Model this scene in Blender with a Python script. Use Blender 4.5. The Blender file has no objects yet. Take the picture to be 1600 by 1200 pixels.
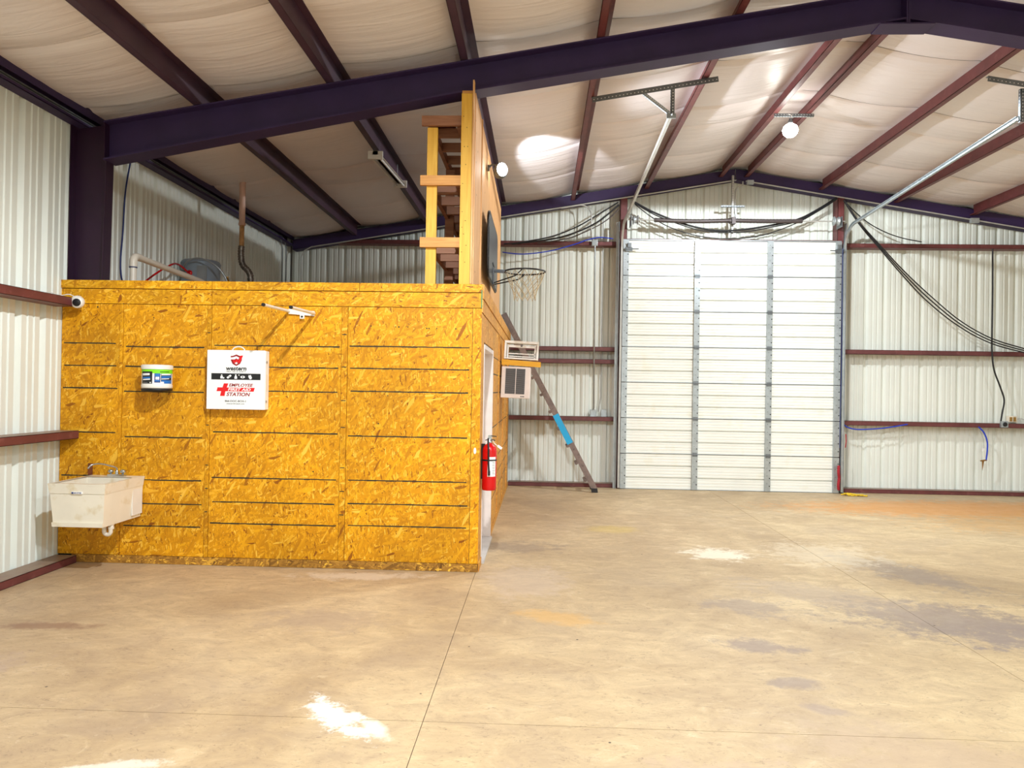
import bpy, math, random
from mathutils import Vector, Matrix, noise
random.seed(7)
sc = bpy.context.scene
col = sc.collection
# ---------------------------------------------------------------- camera, world, light, exposure
cam_d = bpy.data.cameras.new('camera'); cam = bpy.data.objects.new('camera', cam_d); col.objects.link(cam)
R_ = Vector((0.99912323, 0.03855449, 0.01631911)); U_ = Vector((-0.0160945, -0.006129, 0.99985169)); F_ = Vector((-0.03864879, 0.9992377, 0.00550311))
cam.matrix_world = Matrix(((R_.x, U_.x, -F_.x, 0), (R_.y, U_.y, -F_.y, 0), (R_.z, U_.z, -F_.z, 1.63665), (0, 0, 0, 1)))
cam_d.sensor_width = 36.0; cam_d.sensor_fit = 'HORIZONTAL'; cam_d.lens = 36.0 * 1153.0 / 1600.0
cam_d.clip_start = 0.05; cam_d.clip_end = 100
sc.camera = cam
sc.view_settings.view_transform = 'Standard'; sc.view_settings.look = 'None'
sc.view_settings.gamma = 1.0; sc.view_settings.use_curve_mapping = False
sc.view_settings.exposure = 0.42
w = bpy.data.worlds.new('world'); sc.world = w; w.use_nodes = True
w.node_tree.nodes['Background'].inputs[0].default_value = (0.8, 0.85, 1.0, 1)
w.node_tree.nodes['Background'].inputs[1].default_value = 0.05

def lamp(name, loc, power, color, radius=0.06, aim=(0, 0, -1), cone=170, blend=0.35):
    """reflector lamp: a spot with a wide cone"""
    d = bpy.data.lights.new(name, 'SPOT'); d.energy = power; d.color = color; d.shadow_soft_size = radius
    d.spot_size = math.radians(cone); d.spot_blend = blend
    o = bpy.data.objects.new(name, d); col.objects.link(o); o.location = loc
    o.rotation_euler = Vector(aim).to_track_quat('-Z', 'Y').to_euler(); return o
WARM = (0.90, 0.96, 1.0); NEUT = (0.88, 0.95, 1.0)
lamp('hanging_lamp_light', (-0.25, 2.35, 4.58), 800, WARM)       # high bay lamps of the hall, behind and beside the camera
lamp('hanging_lamp_light', (3.17, -0.6, 4.75), 430, NEUT)
lamp('hanging_lamp_light', (5.6, -2.8, 4.4), 300, NEUT)
lamp('hanging_lamp_light', (7.6, 6.4, 4.15), 200, NEUT)
lamp('ridge_bulb_light', (3.11, 9.46, 4.86), 520, WARM, 0.07, (0, 0, -1), 179, 0.06)    # the lamp in view at the ridge
lamp('flood_light', (-0.36, 8.12, 4.02), 420, WARM, 0.06, (1.0, 0.16, -0.12), 92, 0.6)   # twin floodlight on the loft wall
lamp('flood_light', (-0.40, 8.30, 4.03), 330, WARM, 0.05, (0.57, 2.0, 0.86), 29, 0.3)

# ---------------------------------------------------------------- helpers
WO = {}
def V(*a): return Vector(a[0]) if len(a) == 1 else Vector(a)
class MB:
    def __init__(s): s.v = []; s.f = []; s.m = []; s.sm = []
    def add(s, vs, fs, mi=0, smooth=False):
        b = len(s.v); s.v += [tuple(p) for p in vs]
        for f in fs: s.f.append([b + i for i in f]); s.m.append(mi); s.sm.append(smooth)
        return s
    def box(s, x0, x1, y0, y1, z0, z1, mi=0):
        vs = [(x, y, z) for z in (z0, z1) for y in (y0, y1) for x in (x0, x1)]
        return s.add(vs, [(0, 2, 3, 1), (4, 5, 7, 6), (0, 1, 5, 4), (2, 6, 7, 3), (0, 4, 6, 2), (1, 3, 7, 5)], mi)
    def obox(s, a, b, wv, hv, mi=0):
        """bar from a to b; wv, hv are half-size side vectors"""
        a, b, wv, hv = V(a), V(b), V(wv), V(hv)
        vs = [p + i * wv + j * hv for p in (a, b) for (i, j) in ((-1, -1), (1, -1), (1, 1), (-1, 1))]
        return s.add(vs, [(0, 3, 2, 1), (4, 5, 6, 7), (0, 1, 5, 4), (1, 2, 6, 5), (2, 3, 7, 6), (3, 0, 4, 7)], mi)
    def prism(s, poly, ext, mi=0, caps=True, smooth=False):
        """poly: 3D points, ext: extrusion vector"""
        n = len(poly); e = V(ext)
        vs = [V(q) for q in poly] + [V(q) + e for q in poly]
        fs = [(i, (i + 1) % n, n + (i + 1) % n, n + i) for i in range(n)]
        s.add(vs, fs, mi, smooth)
        if caps: s.add(vs[:n], [tuple(range(n))[::-1]], mi); s.add(vs[n:], [tuple(range(n))], mi)
        return s
    def tube(s, pts, r, n=8, mi=0, caps=True, closed=False):
        pts = [V(q) for q in pts]; m = len(pts); rs = r if isinstance(r, (list, tuple)) else [r] * m
        rings = []; up = None
        for i, q in enumerate(pts):
            if closed: t = pts[(i + 1) % m] - pts[i - 1]
            else: t = pts[min(i + 1, m - 1)] - pts[max(i - 1, 0)]
            t.normalize()
            if up is None:
                up = Vector((0, 0, 1)) if abs(t.z) < 0.9 else Vector((1, 0, 0))
            up = (up - t * up.dot(t)).normalized(); sd = t.cross(up)
            rings.append([q + rs[i] * (math.cos(k * 2 * math.pi / n) * up + math.sin(k * 2 * math.pi / n) * sd) for k in range(n)])
        vs = [q for rg in rings for q in rg]; fs = []
        for i in range(m if closed else m - 1):
            j = (i + 1) % m
            for k in range(n): fs.append((i * n + k, i * n + (k + 1) % n, j * n + (k + 1) % n, j * n + k))
        s.add(vs, fs, mi, True)
        if caps and not closed:
            s.add(rings[0], [tuple(range(n))], mi); s.add(rings[-1], [tuple(range(n))[::-1]], mi)
        return s
    def lathe(s, prof, c, axis=(0, 0, 1), n=24, mi=0, smooth=True):
        """prof: (radius, height) pairs along axis from c"""
        ax = V(axis).normalized(); u = Vector((1, 0, 0)) if abs(ax.x) < 0.9 else Vector((0, 1, 0))
        u = (u - ax * u.dot(ax)).normalized(); w_ = ax.cross(u); c = V(c)
        vs = []; fs = []
        for (r, h) in prof:
            for k in range(n): vs.append(c + ax * h + r * (math.cos(2 * math.pi * k / n) * u + math.sin(2 * math.pi * k / n) * w_))
        for i in range(len(prof) - 1):
            for k in range(n): fs.append((i * n + k, i * n + (k + 1) % n, (i + 1) * n + (k + 1) % n, (i + 1) * n + k))
        s.add(vs, fs, mi, smooth)
        if prof[0][0] > 1e-4: s.add(vs[:n], [tuple(range(n))[::-1]], mi)
        if prof[-1][0] > 1e-4: s.add(vs[-n:], [tuple(range(n))], mi)
        return s
    def build(s, name, mats, parent=None, label=None, cat=None, group=None, kind=None, bevel=0, origin=None):
        if not isinstance(mats, (list, tuple)): mats = [mats]
        xs = [q[0] for q in s.v]; ys = [q[1] for q in s.v]; zs = [q[2] for q in s.v]
        og = V(origin) if origin else Vector(((min(xs) + max(xs)) / 2, (min(ys) + max(ys)) / 2, min(zs)))
        me = bpy.data.meshes.new(name)
        me.from_pydata([(q[0] - og.x, q[1] - og.y, q[2] - og.z) for q in s.v], [], s.f)
        for m_ in mats: me.materials.append(m_)
        me.polygons.foreach_set('material_index', s.m); me.polygons.foreach_set('use_smooth', s.sm)
        me.update()
        o = bpy.data.objects.new(name, me); col.objects.link(o)
        if parent is not None: o.parent = parent; o.location = og - WO[parent.name]
        else: o.location = og
        WO[o.name] = og
        if bevel:
            b = o.modifiers.new('bevel', 'BEVEL'); b.width = bevel; b.segments = 2; b.limit_method = 'ANGLE'; b.angle_limit = math.radians(40)
        tag(o, label, cat, group, kind); return o
def tag(o, label=None, cat=None, group=None, kind=None):
    if label: o['label'] = label
    if cat: o['category'] = cat
    if group: o['group'] = group
    if kind: o['kind'] = kind
    return o
def empty(name, loc, label=None, cat=None, group=None, kind=None):
    o = bpy.data.objects.new(name, None); o.empty_display_size = 0.1; col.objects.link(o); o.location = loc
    WO[o.name] = V(loc); return tag(o, label, cat, group, kind)
def arc(c, u, v, r, a0, a1, n=8):
    c, u, v = V(c), V(u), V(v)
    return [c + r * (math.cos(a) * u + math.sin(a) * v) for a in [math.radians(a0 + (a1 - a0) * i / n) for i in range(n + 1)]]
def swag(a, b, sag, n=16):
    a, b = V(a), V(b)
    return [a.lerp(b, i / n) - Vector((0, 0, 4 * sag * (i / n) * (1 - i / n))) for i in range(n + 1)]
def spline(pts, n=6):
    P = [V(q) for q in pts]; out = []
    for i in range(len(P) - 1):
        p0 = P[max(i - 1, 0)]; p1 = P[i]; p2 = P[i + 1]; p3 = P[min(i + 2, len(P) - 1)]
        for k in range(n):
            t = k / n
            out.append(0.5 * ((2 * p1) + (p2 - p0) * t + (2 * p0 - 5 * p1 + 4 * p2 - p3) * t * t + (3 * p1 - p0 - 3 * p2 + p3) * t ** 3))
    out.append(P[-1]); return out

# ---------------------------------------------------------------- materials
def newmat(name):
    m = bpy.data.materials.new(name); m.use_nodes = True; nt = m.node_tree
    return m, nt, nt.nodes['Principled BSDF']
def L(c):  # srgb 0-255 to linear
    return tuple([((x / 255) / 12.92 if x / 255 <= 0.04045 else ((x / 255 + 0.055) / 1.055) ** 2.4) for x in c]) + (1,)
def N(nt, t, **k):
    n = nt.nodes.new(t)
    for a, b in k.items(): setattr(n, a, b)
    return n
def ramp(nt, stops, fac=None, interp='LINEAR'):
    r = N(nt, 'ShaderNodeValToRGB'); r.color_ramp.interpolation = interp; e = r.color_ramp.elements
    while len(e) < len(stops): e.new(0.5)
    for i, (p_, c_) in enumerate(stops): e[i].position = p_; e[i].color = c_
    if fac is not None: nt.links.new(fac, r.inputs[0])
    return r
def simple(name, c, rough=0.5, metal=0.0, var=0.12, scale=6.0, bump=0.0, bscale=60.0, dirt=None, spec=0.5):
    m, nt, b = newmat(name); lk = nt.links.new
    g = N(nt, 'ShaderNodeNewGeometry')
    n1 = N(nt, 'ShaderNodeTexNoise'); n1.inputs['Scale'].default_value = scale; n1.inputs['Detail'].default_value = 5
    lk(g.outputs['Position'], n1.inputs['Vector'])
    c0 = L(c); lo = tuple([x * (1 - var) for x in c0[:3]]) + (1,); hi = tuple([min(1, x * (1 + var)) for x in c0[:3]]) + (1,)
    r = ramp(nt, [(0.3, lo), (0.7, hi)], n1.outputs['Fac']); out = r.outputs[0]
    if dirt:
        n2 = N(nt, 'ShaderNodeTexNoise'); n2.inputs['Scale'].default_value = scale * 2.3; n2.inputs['Detail'].default_value = 8
        lk(g.outputs['Position'], n2.inputs['Vector'])
        r2 = ramp(nt, [(0.58, (0, 0, 0, 1)), (0.72, (1, 1, 1, 1))], n2.outputs['Fac'])
        mx = N(nt, 'ShaderNodeMixRGB'); lk(r2.outputs[0], mx.inputs[0]); lk(out, mx.inputs[1]); mx.inputs[2].default_value = L(dirt); out = mx.outputs[0]
    lk(out, b.inputs['Base Color'])
    b.inputs['Roughness'].default_value = rough; b.inputs['Metallic'].default_value = metal; b.inputs['Specular IOR Level'].default_value = spec
    if bump:
        n3 = N(nt, 'ShaderNodeTexNoise'); n3.inputs['Scale'].default_value = bscale; lk(g.outputs['Position'], n3.inputs['Vector'])
        bp = N(nt, 'ShaderNodeBump'); bp.inputs['Strength'].default_value = bump; bp.inputs['Distance'].default_value = 0.01
        lk(n3.outputs['Fac'], bp.inputs['Height']); lk(bp.outputs[0], b.inputs['Normal'])
    return m
def glow(name, c, strength):
    m, nt, b = newmat(name); b.inputs['Base Color'].default_value = (1, 1, 1, 1)
    b.inputs['Emission Color'].default_value = tuple(c) + (1,); b.inputs['Emission Strength'].default_value = strength
    return m

def osb_mat(name, dark, mid, light, hi, flat=False):
    m, nt, b = newmat(name); lk = nt.links.new
    g = N(nt, 'ShaderNodeNewGeometry'); sx = N(nt, 'ShaderNodeSeparateXYZ'); lk(g.outputs['Position'], sx.inputs[0])
    ad = N(nt, 'ShaderNodeMath', operation='ADD'); lk(sx.outputs[0], ad.inputs[0]); lk(sx.outputs[1], ad.inputs[1])
    oi = N(nt, 'ShaderNodeObjectInfo'); ml = N(nt, 'ShaderNodeMath', operation='MULTIPLY'); lk(oi.outputs['Random'], ml.inputs[0]); ml.inputs[1].default_value = 37.0
    cb = N(nt, 'ShaderNodeCombineXYZ'); lk(ad.outputs[0], cb.inputs[1 if flat else 0]); lk(sx.outputs[2], cb.inputs[0 if flat else 1]); lk(ml.outputs[0], cb.inputs[2])
    # slight warp so the strands are not perfectly straight
    wn = N(nt, 'ShaderNodeTexNoise'); wn.inputs['Scale'].default_value = 9; wn.inputs['Detail'].default_value = 3; lk(cb.outputs[0], wn.inputs['Vector'])
    wv = N(nt, 'ShaderNodeVectorMath', operation='MULTIPLY_ADD'); lk(wn.outputs['Color'], wv.inputs[0]); wv.inputs[1].default_value = (0.016, 0.016, 0); lk(cb.outputs[0], wv.inputs[2])
    stops = [(0.0, L(dark)), (0.06, L(mid)), (0.5, L(light)), (0.85, L(hi)), (1.0, L((250, 196, 70)))]
    cur = None; hgt = None
    for k, (ang, sa, sb, thr) in enumerate([(12, 50, 13, 0), (-38, 46, 12, 0.50), (52, 60, 15, 0.55), (-8, 85, 22, 0.62), (80, 42, 13, 0.80), (28, 38, 8, 0.84)]):
        mp = N(nt, 'ShaderNodeMapping'); mp.inputs['Rotation'].default_value = (0, 0, math.radians(ang)); mp.inputs['Location'].default_value = (k * 3.1, k * 1.7, 0)
        lk(wv.outputs[0], mp.inputs[0])
        sc_ = N(nt, 'ShaderNodeVectorMath', operation='MULTIPLY'); lk(mp.outputs[0], sc_.inputs[0]); sc_.inputs[1].default_value = (sa * 1.25, sb * 0.95, 1)
        vo = N(nt, 'ShaderNodeTexVoronoi'); vo.inputs['Scale'].default_value = 1; vo.inputs['Randomness'].default_value = 1; lk(sc_.outputs[0], vo.inputs['Vector'])
        sr = N(nt, 'ShaderNodeSeparateXYZ'); lk(vo.outputs['Color'], sr.inputs[0])
        r = ramp(nt, stops, sr.outputs[0])
        if cur is None: cur = r.outputs[0]; hgt = sr.outputs[0]
        else:
            gt = N(nt, 'ShaderNodeMath', operation='GREATER_THAN'); lk(sr.outputs[1], gt.inputs[0]); gt.inputs[1].default_value = thr
            mx = N(nt, 'ShaderNodeMixRGB'); lk(gt.outputs[0], mx.inputs[0]); lk(cur, mx.inputs[1]); lk(r.outputs[0], mx.inputs[2]); cur = mx.outputs[0]
            mh = N(nt, 'ShaderNodeMixRGB'); lk(gt.outputs[0], mh.inputs[0]); lk(hgt, mh.inputs[1]); lk(sr.outputs[0], mh.inputs[2]); hgt = mh.outputs[0]
    # thin dark slivers between strands
    mp = N(nt, 'ShaderNodeMapping'); mp.inputs['Rotation'].default_value = (0, 0, math.radians(-24)); lk(wv.outputs[0], mp.inputs[0])
    s2 = N(nt, 'ShaderNodeVectorMath', operation='MULTIPLY'); lk(mp.outputs[0], s2.inputs[0]); s2.inputs[1].default_value = (95, 22, 1)
    nz = N(nt, 'ShaderNodeTexNoise'); nz.inputs['Scale'].default_value = 1; nz.inputs['Detail'].default_value = 2; nz.inputs['Distortion'].default_value = 1.2; lk(s2.outputs[0], nz.inputs['Vector'])
    rd = ramp(nt, [(0.68, (0, 0, 0, 1)), (0.73, (1, 1, 1, 1))], nz.outputs['Fac'])
    mx = N(nt, 'ShaderNodeMixRGB'); lk(rd.outputs[0], mx.inputs[0]); lk(cur, mx.inputs[1]); mx.inputs[2].default_value = L((110, 52, 8)); cur = mx.outputs[0]
    # bright slivers
    nz2 = N(nt, 'ShaderNodeTexNoise'); nz2.inputs['Scale'].default_value = 1.3; nz2.inputs['Detail'].default_value = 2
    m3 = N(nt, 'ShaderNodeMapping'); m3.inputs['Rotation'].default_value = (0, 0, math.radians(35)); lk(wv.outputs[0], m3.inputs[0])
    s3 = N(nt, 'ShaderNodeVectorMath', operation='MULTIPLY'); lk(m3.outputs[0], s3.inputs[0]); s3.inputs[1].default_value = (80, 18, 1); lk(s3.outputs[0], nz2.inputs['Vector'])
    rl = ramp(nt, [(0.68, (0, 0, 0, 1)), (0.74, (1, 1, 1, 1))], nz2.outputs['Fac'])
    mx = N(nt, 'ShaderNodeMixRGB'); lk(rl.outputs[0], mx.inputs[0]); lk(cur, mx.inputs[1]); mx.inputs[2].default_value = L((252, 200, 80)); cur = mx.outputs[0]
    # broad tone
    bn = N(nt, 'ShaderNodeTexNoise'); bn.inputs['Scale'].default_value = 1.6; bn.inputs['Detail'].default_value = 4; lk(cb.outputs[0], bn.inputs['Vector'])
    rb = ramp(nt, [(0.3, (0.80, 0.80, 0.80, 1)), (0.7, (1.12, 1.12, 1.12, 1))], bn.outputs['Fac'])
    mm = N(nt, 'ShaderNodeMixRGB', blend_type='MULTIPLY'); mm.inputs[0].default_value = 1; lk(cur, mm.inputs[1]); lk(rb.outputs[0], mm.inputs[2])
    lk(mm.outputs[0], b.inputs['Base Color']); b.inputs['Roughness'].default_value = 0.55; b.inputs['Specular IOR Level'].default_value = 0.35
    bp = N(nt, 'ShaderNodeBump'); bp.inputs['Strength'].default_value = 0.25; bp.inputs['Distance'].default_value = 0.003; lk(hgt, bp.inputs['Height']); lk(bp.outputs[0], b.inputs['Normal'])
    return m

def floor_mat():
    m, nt, b = newmat('stained_concrete'); lk = nt.links.new
    g = N(nt, 'ShaderNodeNewGeometry')
    def noise_(scale, detail, vec=None, dist=0.0, rough=0.55):
        n = N(nt, 'ShaderNodeTexNoise'); n.inputs['Scale'].default_value = scale; n.inputs['Detail'].default_value = detail
        n.inputs['Distortion'].default_value = dist; n.inputs['Roughness'].default_value = rough
        lk(vec if vec is not None else g.outputs['Position'], n.inputs['Vector']); return n.outputs['Fac']
    def mix(fac, a, bcol, mode='MIX', f=None):
        x = N(nt, 'ShaderNodeMixRGB', blend_type=mode)
        if fac is not None: lk(fac, x.inputs[0])
        else: x.inputs[0].default_value = f
        lk(a, x.inputs[1])
        if isinstance(bcol, tuple): x.inputs[2].default_value = bcol
        else: lk(bcol, x.inputs[2])
        return x.outputs[0]
    base = ramp(nt, [(0.28, L((166, 143, 112))), (0.42, L((190, 166, 130))), (0.55, L((206, 183, 145))), (0.72, L((220, 199, 160)))], noise_(0.55, 9, dist=0.8, rough=0.62))
    c = base.outputs[0]
    # trowel swirls: streaky mottling, stretched along x
    st = N(nt, 'ShaderNodeVectorMath', operation='MULTIPLY'); lk(g.outputs['Position'], st.inputs[0]); st.inputs[1].default_value = (2.6, 4.0, 1)
    sw = noise_(1.3, 11, st.outputs[0], dist=0.9, rough=0.74)
    r = ramp(nt, [(0.42, (0, 0, 0, 1)), (0.62, (1, 1, 1, 1))], sw)
    c = mix(None, c, mix(r.outputs[0], c, L((168, 146, 120))), f=0.55)
    r = ramp(nt, [(0.30, (1, 1, 1, 1)), (0.42, (0, 0, 0, 1))], sw)
    c = mix(None, c, mix(r.outputs[0], c, L((222, 204, 170))), f=0.6)
    fs = N(nt, 'ShaderNodeVectorMath', operation='MULTIPLY'); lk(g.outputs['Position'], fs.inputs[0]); fs.inputs[1].default_value = (7, 17, 1)
    fn = noise_(1.6, 8, fs.outputs[0], dist=1.0, rough=0.75)
    r = ramp(nt, [(0.56, (0, 0, 0, 1)), (0.70, (1, 1, 1, 1))], fn)
    c = mix(None, c, mix(r.outputs[0], c, L((160, 138, 116))), f=0.55)
    r = ramp(nt, [(0.28, (1, 1, 1, 1)), (0.40, (0, 0, 0, 1))], fn)
    c = mix(None, c, mix(r.outputs[0], c, L((232, 218, 190))), f=0.5)
    ff = noise_(2.7, 7, fs.outputs[0], dist=1.6, rough=0.72)
    r = ramp(nt, [(0.60, (0, 0, 0, 1)), (0.66, (1, 1, 1, 1))], ff)
    c = mix(None, c, mix(r.outputs[0], c, L((112, 94, 80))), f=0.65)
    r = ramp(nt, [(0.30, (1, 1, 1, 1)), (0.37, (0, 0, 0, 1))], ff)
    c = mix(None, c, mix(r.outputs[0], c, L((238, 226, 200))), f=0.5)
    ck = noise_(2.2, 9, st.outputs[0], dist=1.2, rough=0.62)
    r = ramp(nt, [(0.488, (0, 0, 0, 1)), (0.50, (1, 1, 1, 1)), (0.512, (0, 0, 0, 1))], ck)
    ml = N(nt, 'ShaderNodeMath', operation='MULTIPLY'); lk(r.outputs[0], ml.inputs[0])
    rk = ramp(nt, [(0.5, (0, 0, 0, 1)), (0.6, (1, 1, 1, 1))], fn); lk(rk.outputs[0], ml.inputs[1])
    c = mix(None, c, mix(ml.outputs[0], c, L((96, 80, 68))), f=0.6)
    big = noise_(0.9, 8, dist=0.5, rough=0.7)
    r = ramp(nt, [(0.50, (0, 0, 0, 1)), (0.68, (1, 1, 1, 1))], big)
    c = mix(None, c, mix(r.outputs[0], c, L((170, 150, 128))), f=0.5)
    # pinker towards the left of the hall, yellower to the right
    sx = N(nt, 'ShaderNodeSeparateXYZ'); lk(g.outputs['Position'], sx.inputs[0])
    mr = N(nt, 'ShaderNodeMapRange'); lk(sx.outputs[0], mr.inputs[0]); mr.inputs[1].default_value = -4.5; mr.inputs[2].default_value = 3.0
    rr = ramp(nt, [(0.0, (0.95, 0.90, 0.90, 1)), (1.0, (1.0, 1.0, 0.97, 1))], mr.outputs[0])
    c = mix(None, c, rr.outputs[0], 'MULTIPLY', f=1.0)
    # stains: x, y, radius along x', radius along y', rotation deg, colour, strength, ragged scale
    edge = noise_(6.0, 10, rough=0.78)
    for (x, y, rx, ry, a, cc, s_, rag) in [
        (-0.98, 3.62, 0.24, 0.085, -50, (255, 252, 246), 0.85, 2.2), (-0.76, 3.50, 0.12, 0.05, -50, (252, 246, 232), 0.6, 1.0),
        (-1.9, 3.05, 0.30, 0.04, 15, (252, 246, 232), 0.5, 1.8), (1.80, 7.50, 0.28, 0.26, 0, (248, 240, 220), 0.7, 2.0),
        (0.86, 8.70, 0.30, 0.22, 0, (206, 180, 98), 0.5, 1.0), (0.14, 5.30, 0.30, 0.14, -20, (214, 170, 104), 0.6, 1.2),
        (1.43, 4.83, 0.24, 0.12, -15, (146, 130, 122), 0.7, 1.8), (1.46, 4.22, 0.15, 0.08, 10, (150, 134, 124), 0.7, 1.4),
        (1.50, 3.88, 0.12, 0.06, -20, (160, 142, 130), 0.6, 1.4), (1.60, 5.70, 0.32, 0.20, -20, (154, 138, 126), 0.6, 2.0),
        (3.05, 5.45, 0.75, 0.45, -20, (140, 126, 120), 0.75, 2.0), (3.6, 4.9, 0.9, 0.35, -35, (150, 136, 128), 0.6, 2.0),
        (2.4, 6.0, 0.8, 0.3, -35, (176, 158, 140), 0.5, 1.8), (3.35, 6.95, 0.75, 0.28, -62, (138, 126, 118), 0.6, 2.2),
        (2.9, 7.6, 0.5, 0.5, -30, (226, 212, 184), 0.5, 2.4), (6.3, 10.9, 2.6, 0.75, 4, (214, 150, 80), 0.8, 1.2),
        (7.2, 9.6, 2.2, 0.8, 0, (212, 166, 104), 0.55, 1.6), (-3.3, 4.8, 0.35, 0.07, 5, (140, 104, 84), 0.7, 1.0), (-3.6, 4.1, 0.6, 0.25, 0, (176, 152, 140), 0.5, 1.6),
        (-1.5, 5.1, 0.4, 0.25, 0, (172, 150, 128), 0.6, 1.8), (-0.1, 6.3, 0.35, 0.5, 0, (204, 184, 164), 0.5, 1.6), (-0.2, 7.6, 0.4, 0.25, 10, (140, 124, 112), 0.5, 2.4),
        (0.5, 3.0, 0.6, 0.25, 12, (184, 158, 136), 0.5, 2.0), (1.9, 3.3, 0.7, 0.3, -25, (188, 164, 138), 0.5, 2.0), (-1.5, 6.3, 0.5, 0.12, 4, (232, 218, 198), 0.5, 2.0)]:
        sb = N(nt, 'ShaderNodeVectorMath', operation='SUBTRACT'); lk(g.outputs['Position'], sb.inputs[0]); sb.inputs[1].default_value = (x, y, 0)
        ro = N(nt, 'ShaderNodeVectorRotate', rotation_type='Z_AXIS'); lk(sb.outputs[0], ro.inputs[0]); ro.inputs['Angle'].default_value = -math.radians(a)
        dv = N(nt, 'ShaderNodeVectorMath', operation='MULTIPLY'); lk(ro.outputs[0], dv.inputs[0]); dv.inputs[1].default_value = (1 / rx, 1 / ry, 0)
        ln = N(nt, 'ShaderNodeVectorMath', operation='LENGTH'); lk(dv.outputs[0], ln.inputs[0])
        ma = N(nt, 'ShaderNodeMath', operation='MULTIPLY_ADD'); lk(edge, ma.inputs[0]); ma.inputs[1].default_value = 2.4 * rag; lk(ln.outputs['Value'], ma.inputs[2])
        rs = N(nt, 'ShaderNodeMapRange'); lk(ma.outputs[0], rs.inputs[0]); rs.inputs[1].default_value = 0.9 + 1.2 * rag - 0.25; rs.inputs[2].default_value = 0.9 + 1.2 * rag + 0.35
        rs.inputs[3].default_value = s_; rs.inputs[4].default_value = 0.0
        c = mix(rs.outputs[0], c, L(cc))
    # specks and pits
    vo = N(nt, 'ShaderNodeTexVoronoi'); vo.inputs['Scale'].default_value = 3.2; lk(g.outputs['Position'], vo.inputs['Vector'])
    rp = ramp(nt, [(0.022, (1, 1, 1, 1)), (0.03, (0, 0, 0, 1))], vo.outputs['Distance'])
    c = mix(rp.outputs[0], c, L((70, 60, 54)))
    lk(c, b.inputs['Base Color'])
    rr = ramp(nt, [(0.3, (0.42, 0.42, 0.42, 1)), (0.7, (0.62, 0.62, 0.62, 1))], sw); lk(rr.outputs[0], b.inputs['Roughness'])
    b.inputs['Specular IOR Level'].default_value = 0.3
    bp = N(nt, 'ShaderNodeBump'); bp.inputs['Strength'].default_value = 0.12; bp.inputs['Distance'].default_value = 0.004; lk(fn, bp.inputs['Height']); lk(bp.outputs[0], b.inputs['Normal'])
    return m

def insul_mat():
    m, nt, b = newmat('white_vinyl_insulation'); lk = nt.links.new
    g = N(nt, 'ShaderNodeNewGeometry')
    st = N(nt, 'ShaderNodeVectorMath', operation='MULTIPLY'); lk(g.outputs['Position'], st.inputs[0]); st.inputs[1].default_value = (0.9, 9, 0.9)
    n = N(nt, 'ShaderNodeTexNoise'); n.inputs['Scale'].default_value = 1.2; n.inputs['Detail'].default_value = 5; n.inputs['Distortion'].default_value = 0.9; lk(st.outputs[0], n.inputs['Vector'])
    n2 = N(nt, 'ShaderNodeTexNoise'); n2.inputs['Scale'].default_value = 0.7; lk(g.outputs['Position'], n2.inputs['Vector'])
    r = ramp(nt, [(0.3, L((228, 219, 220))), (0.7, L((240, 234, 236)))], n2.outputs['Fac'])
    lk(r.outputs[0], b.inputs['Base Color'])
    b.inputs['Roughness'].default_value = 0.36; b.inputs['Specular IOR Level'].default_value = 0.5
    bp = N(nt, 'ShaderNodeBump'); bp.inputs['Strength'].default_value = 0.4; bp.inputs['Distance'].default_value = 0.03; lk(n.outputs['Fac'], bp.inputs['Height']); lk(bp.outputs[0], b.inputs['Normal'])
    return m
def wood_mat(name, a, bb, axis=(1, 14, 14)):
    m, nt, b = newmat(name); lk = nt.links.new
    g = N(nt, 'ShaderNodeNewGeometry')
    st = N(nt, 'ShaderNodeVectorMath', operation='MULTIPLY'); lk(g.outputs['Position'], st.inputs[0]); st.inputs[1].default_value = axis
    n = N(nt, 'ShaderNodeTexNoise'); n.inputs['Scale'].default_value = 2.5; n.inputs['Detail'].default_value = 6; n.inputs['Distortion'].default_value = 1.0; lk(st.outputs[0], n.inputs['Vector'])
    r = ramp(nt, [(0.3, L(a)), (0.7, L(bb))], n.outputs['Fac'])
    vo = N(nt, 'ShaderNodeTexVoronoi'); vo.inputs['Scale'].default_value = 5.5; lk(g.outputs['Position'], vo.inputs['Vector'])
    rk = ramp(nt, [(0.05, (1, 1, 1, 1)), (0.075, (0, 0, 0, 1))], vo.outputs['Distance'])
    mx = N(nt, 'ShaderNodeMixRGB'); lk(rk.outputs[0], mx.inputs[0]); lk(r.outputs[0], mx.inputs[1]); mx.inputs[2].default_value = L((96, 56, 20))
    lk(mx.outputs[0], b.inputs['Base Color']); b.inputs['Roughness'].default_value = 0.6
    return m

M = {}
M['osb'] = osb_mat('osb_board', (150, 84, 6), (200, 132, 6), (220, 150, 7), (236, 170, 18))
M['osb_h'] = osb_mat('osb_board_lengthwise', (150, 84, 6), (200, 132, 6), (220, 154, 8), (236, 174, 20), True)
M['osb_dirty'] = osb_mat('osb_board_soiled', (96, 60, 20), (140, 96, 36), (168, 118, 44), (190, 138, 56), True)
M['osb_side'] = osb_mat('osb_board_side', (150, 92, 30), (202, 134, 48), (216, 150, 62), (228, 168, 84))
M['plywood'] = wood_mat('plywood_sheathing', (214, 156, 96), (236, 186, 128), (10, 10, 1.2))
M['floor'] = floor_mat()
M['insul'] = insul_mat()
M['panel'] = simple('white_steel_panel', (230, 234, 226), 0.42, 0.0, 0.04, 1.2, dirt=None)
M['panel_back'] = simple('outer_cladding', (150, 150, 145), 0.7)
M['white_door'] = simple('white_door_steel', (244, 245, 238), 0.4, 0, 0.03, 2.0, dirt=(241, 240, 228))
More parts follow.
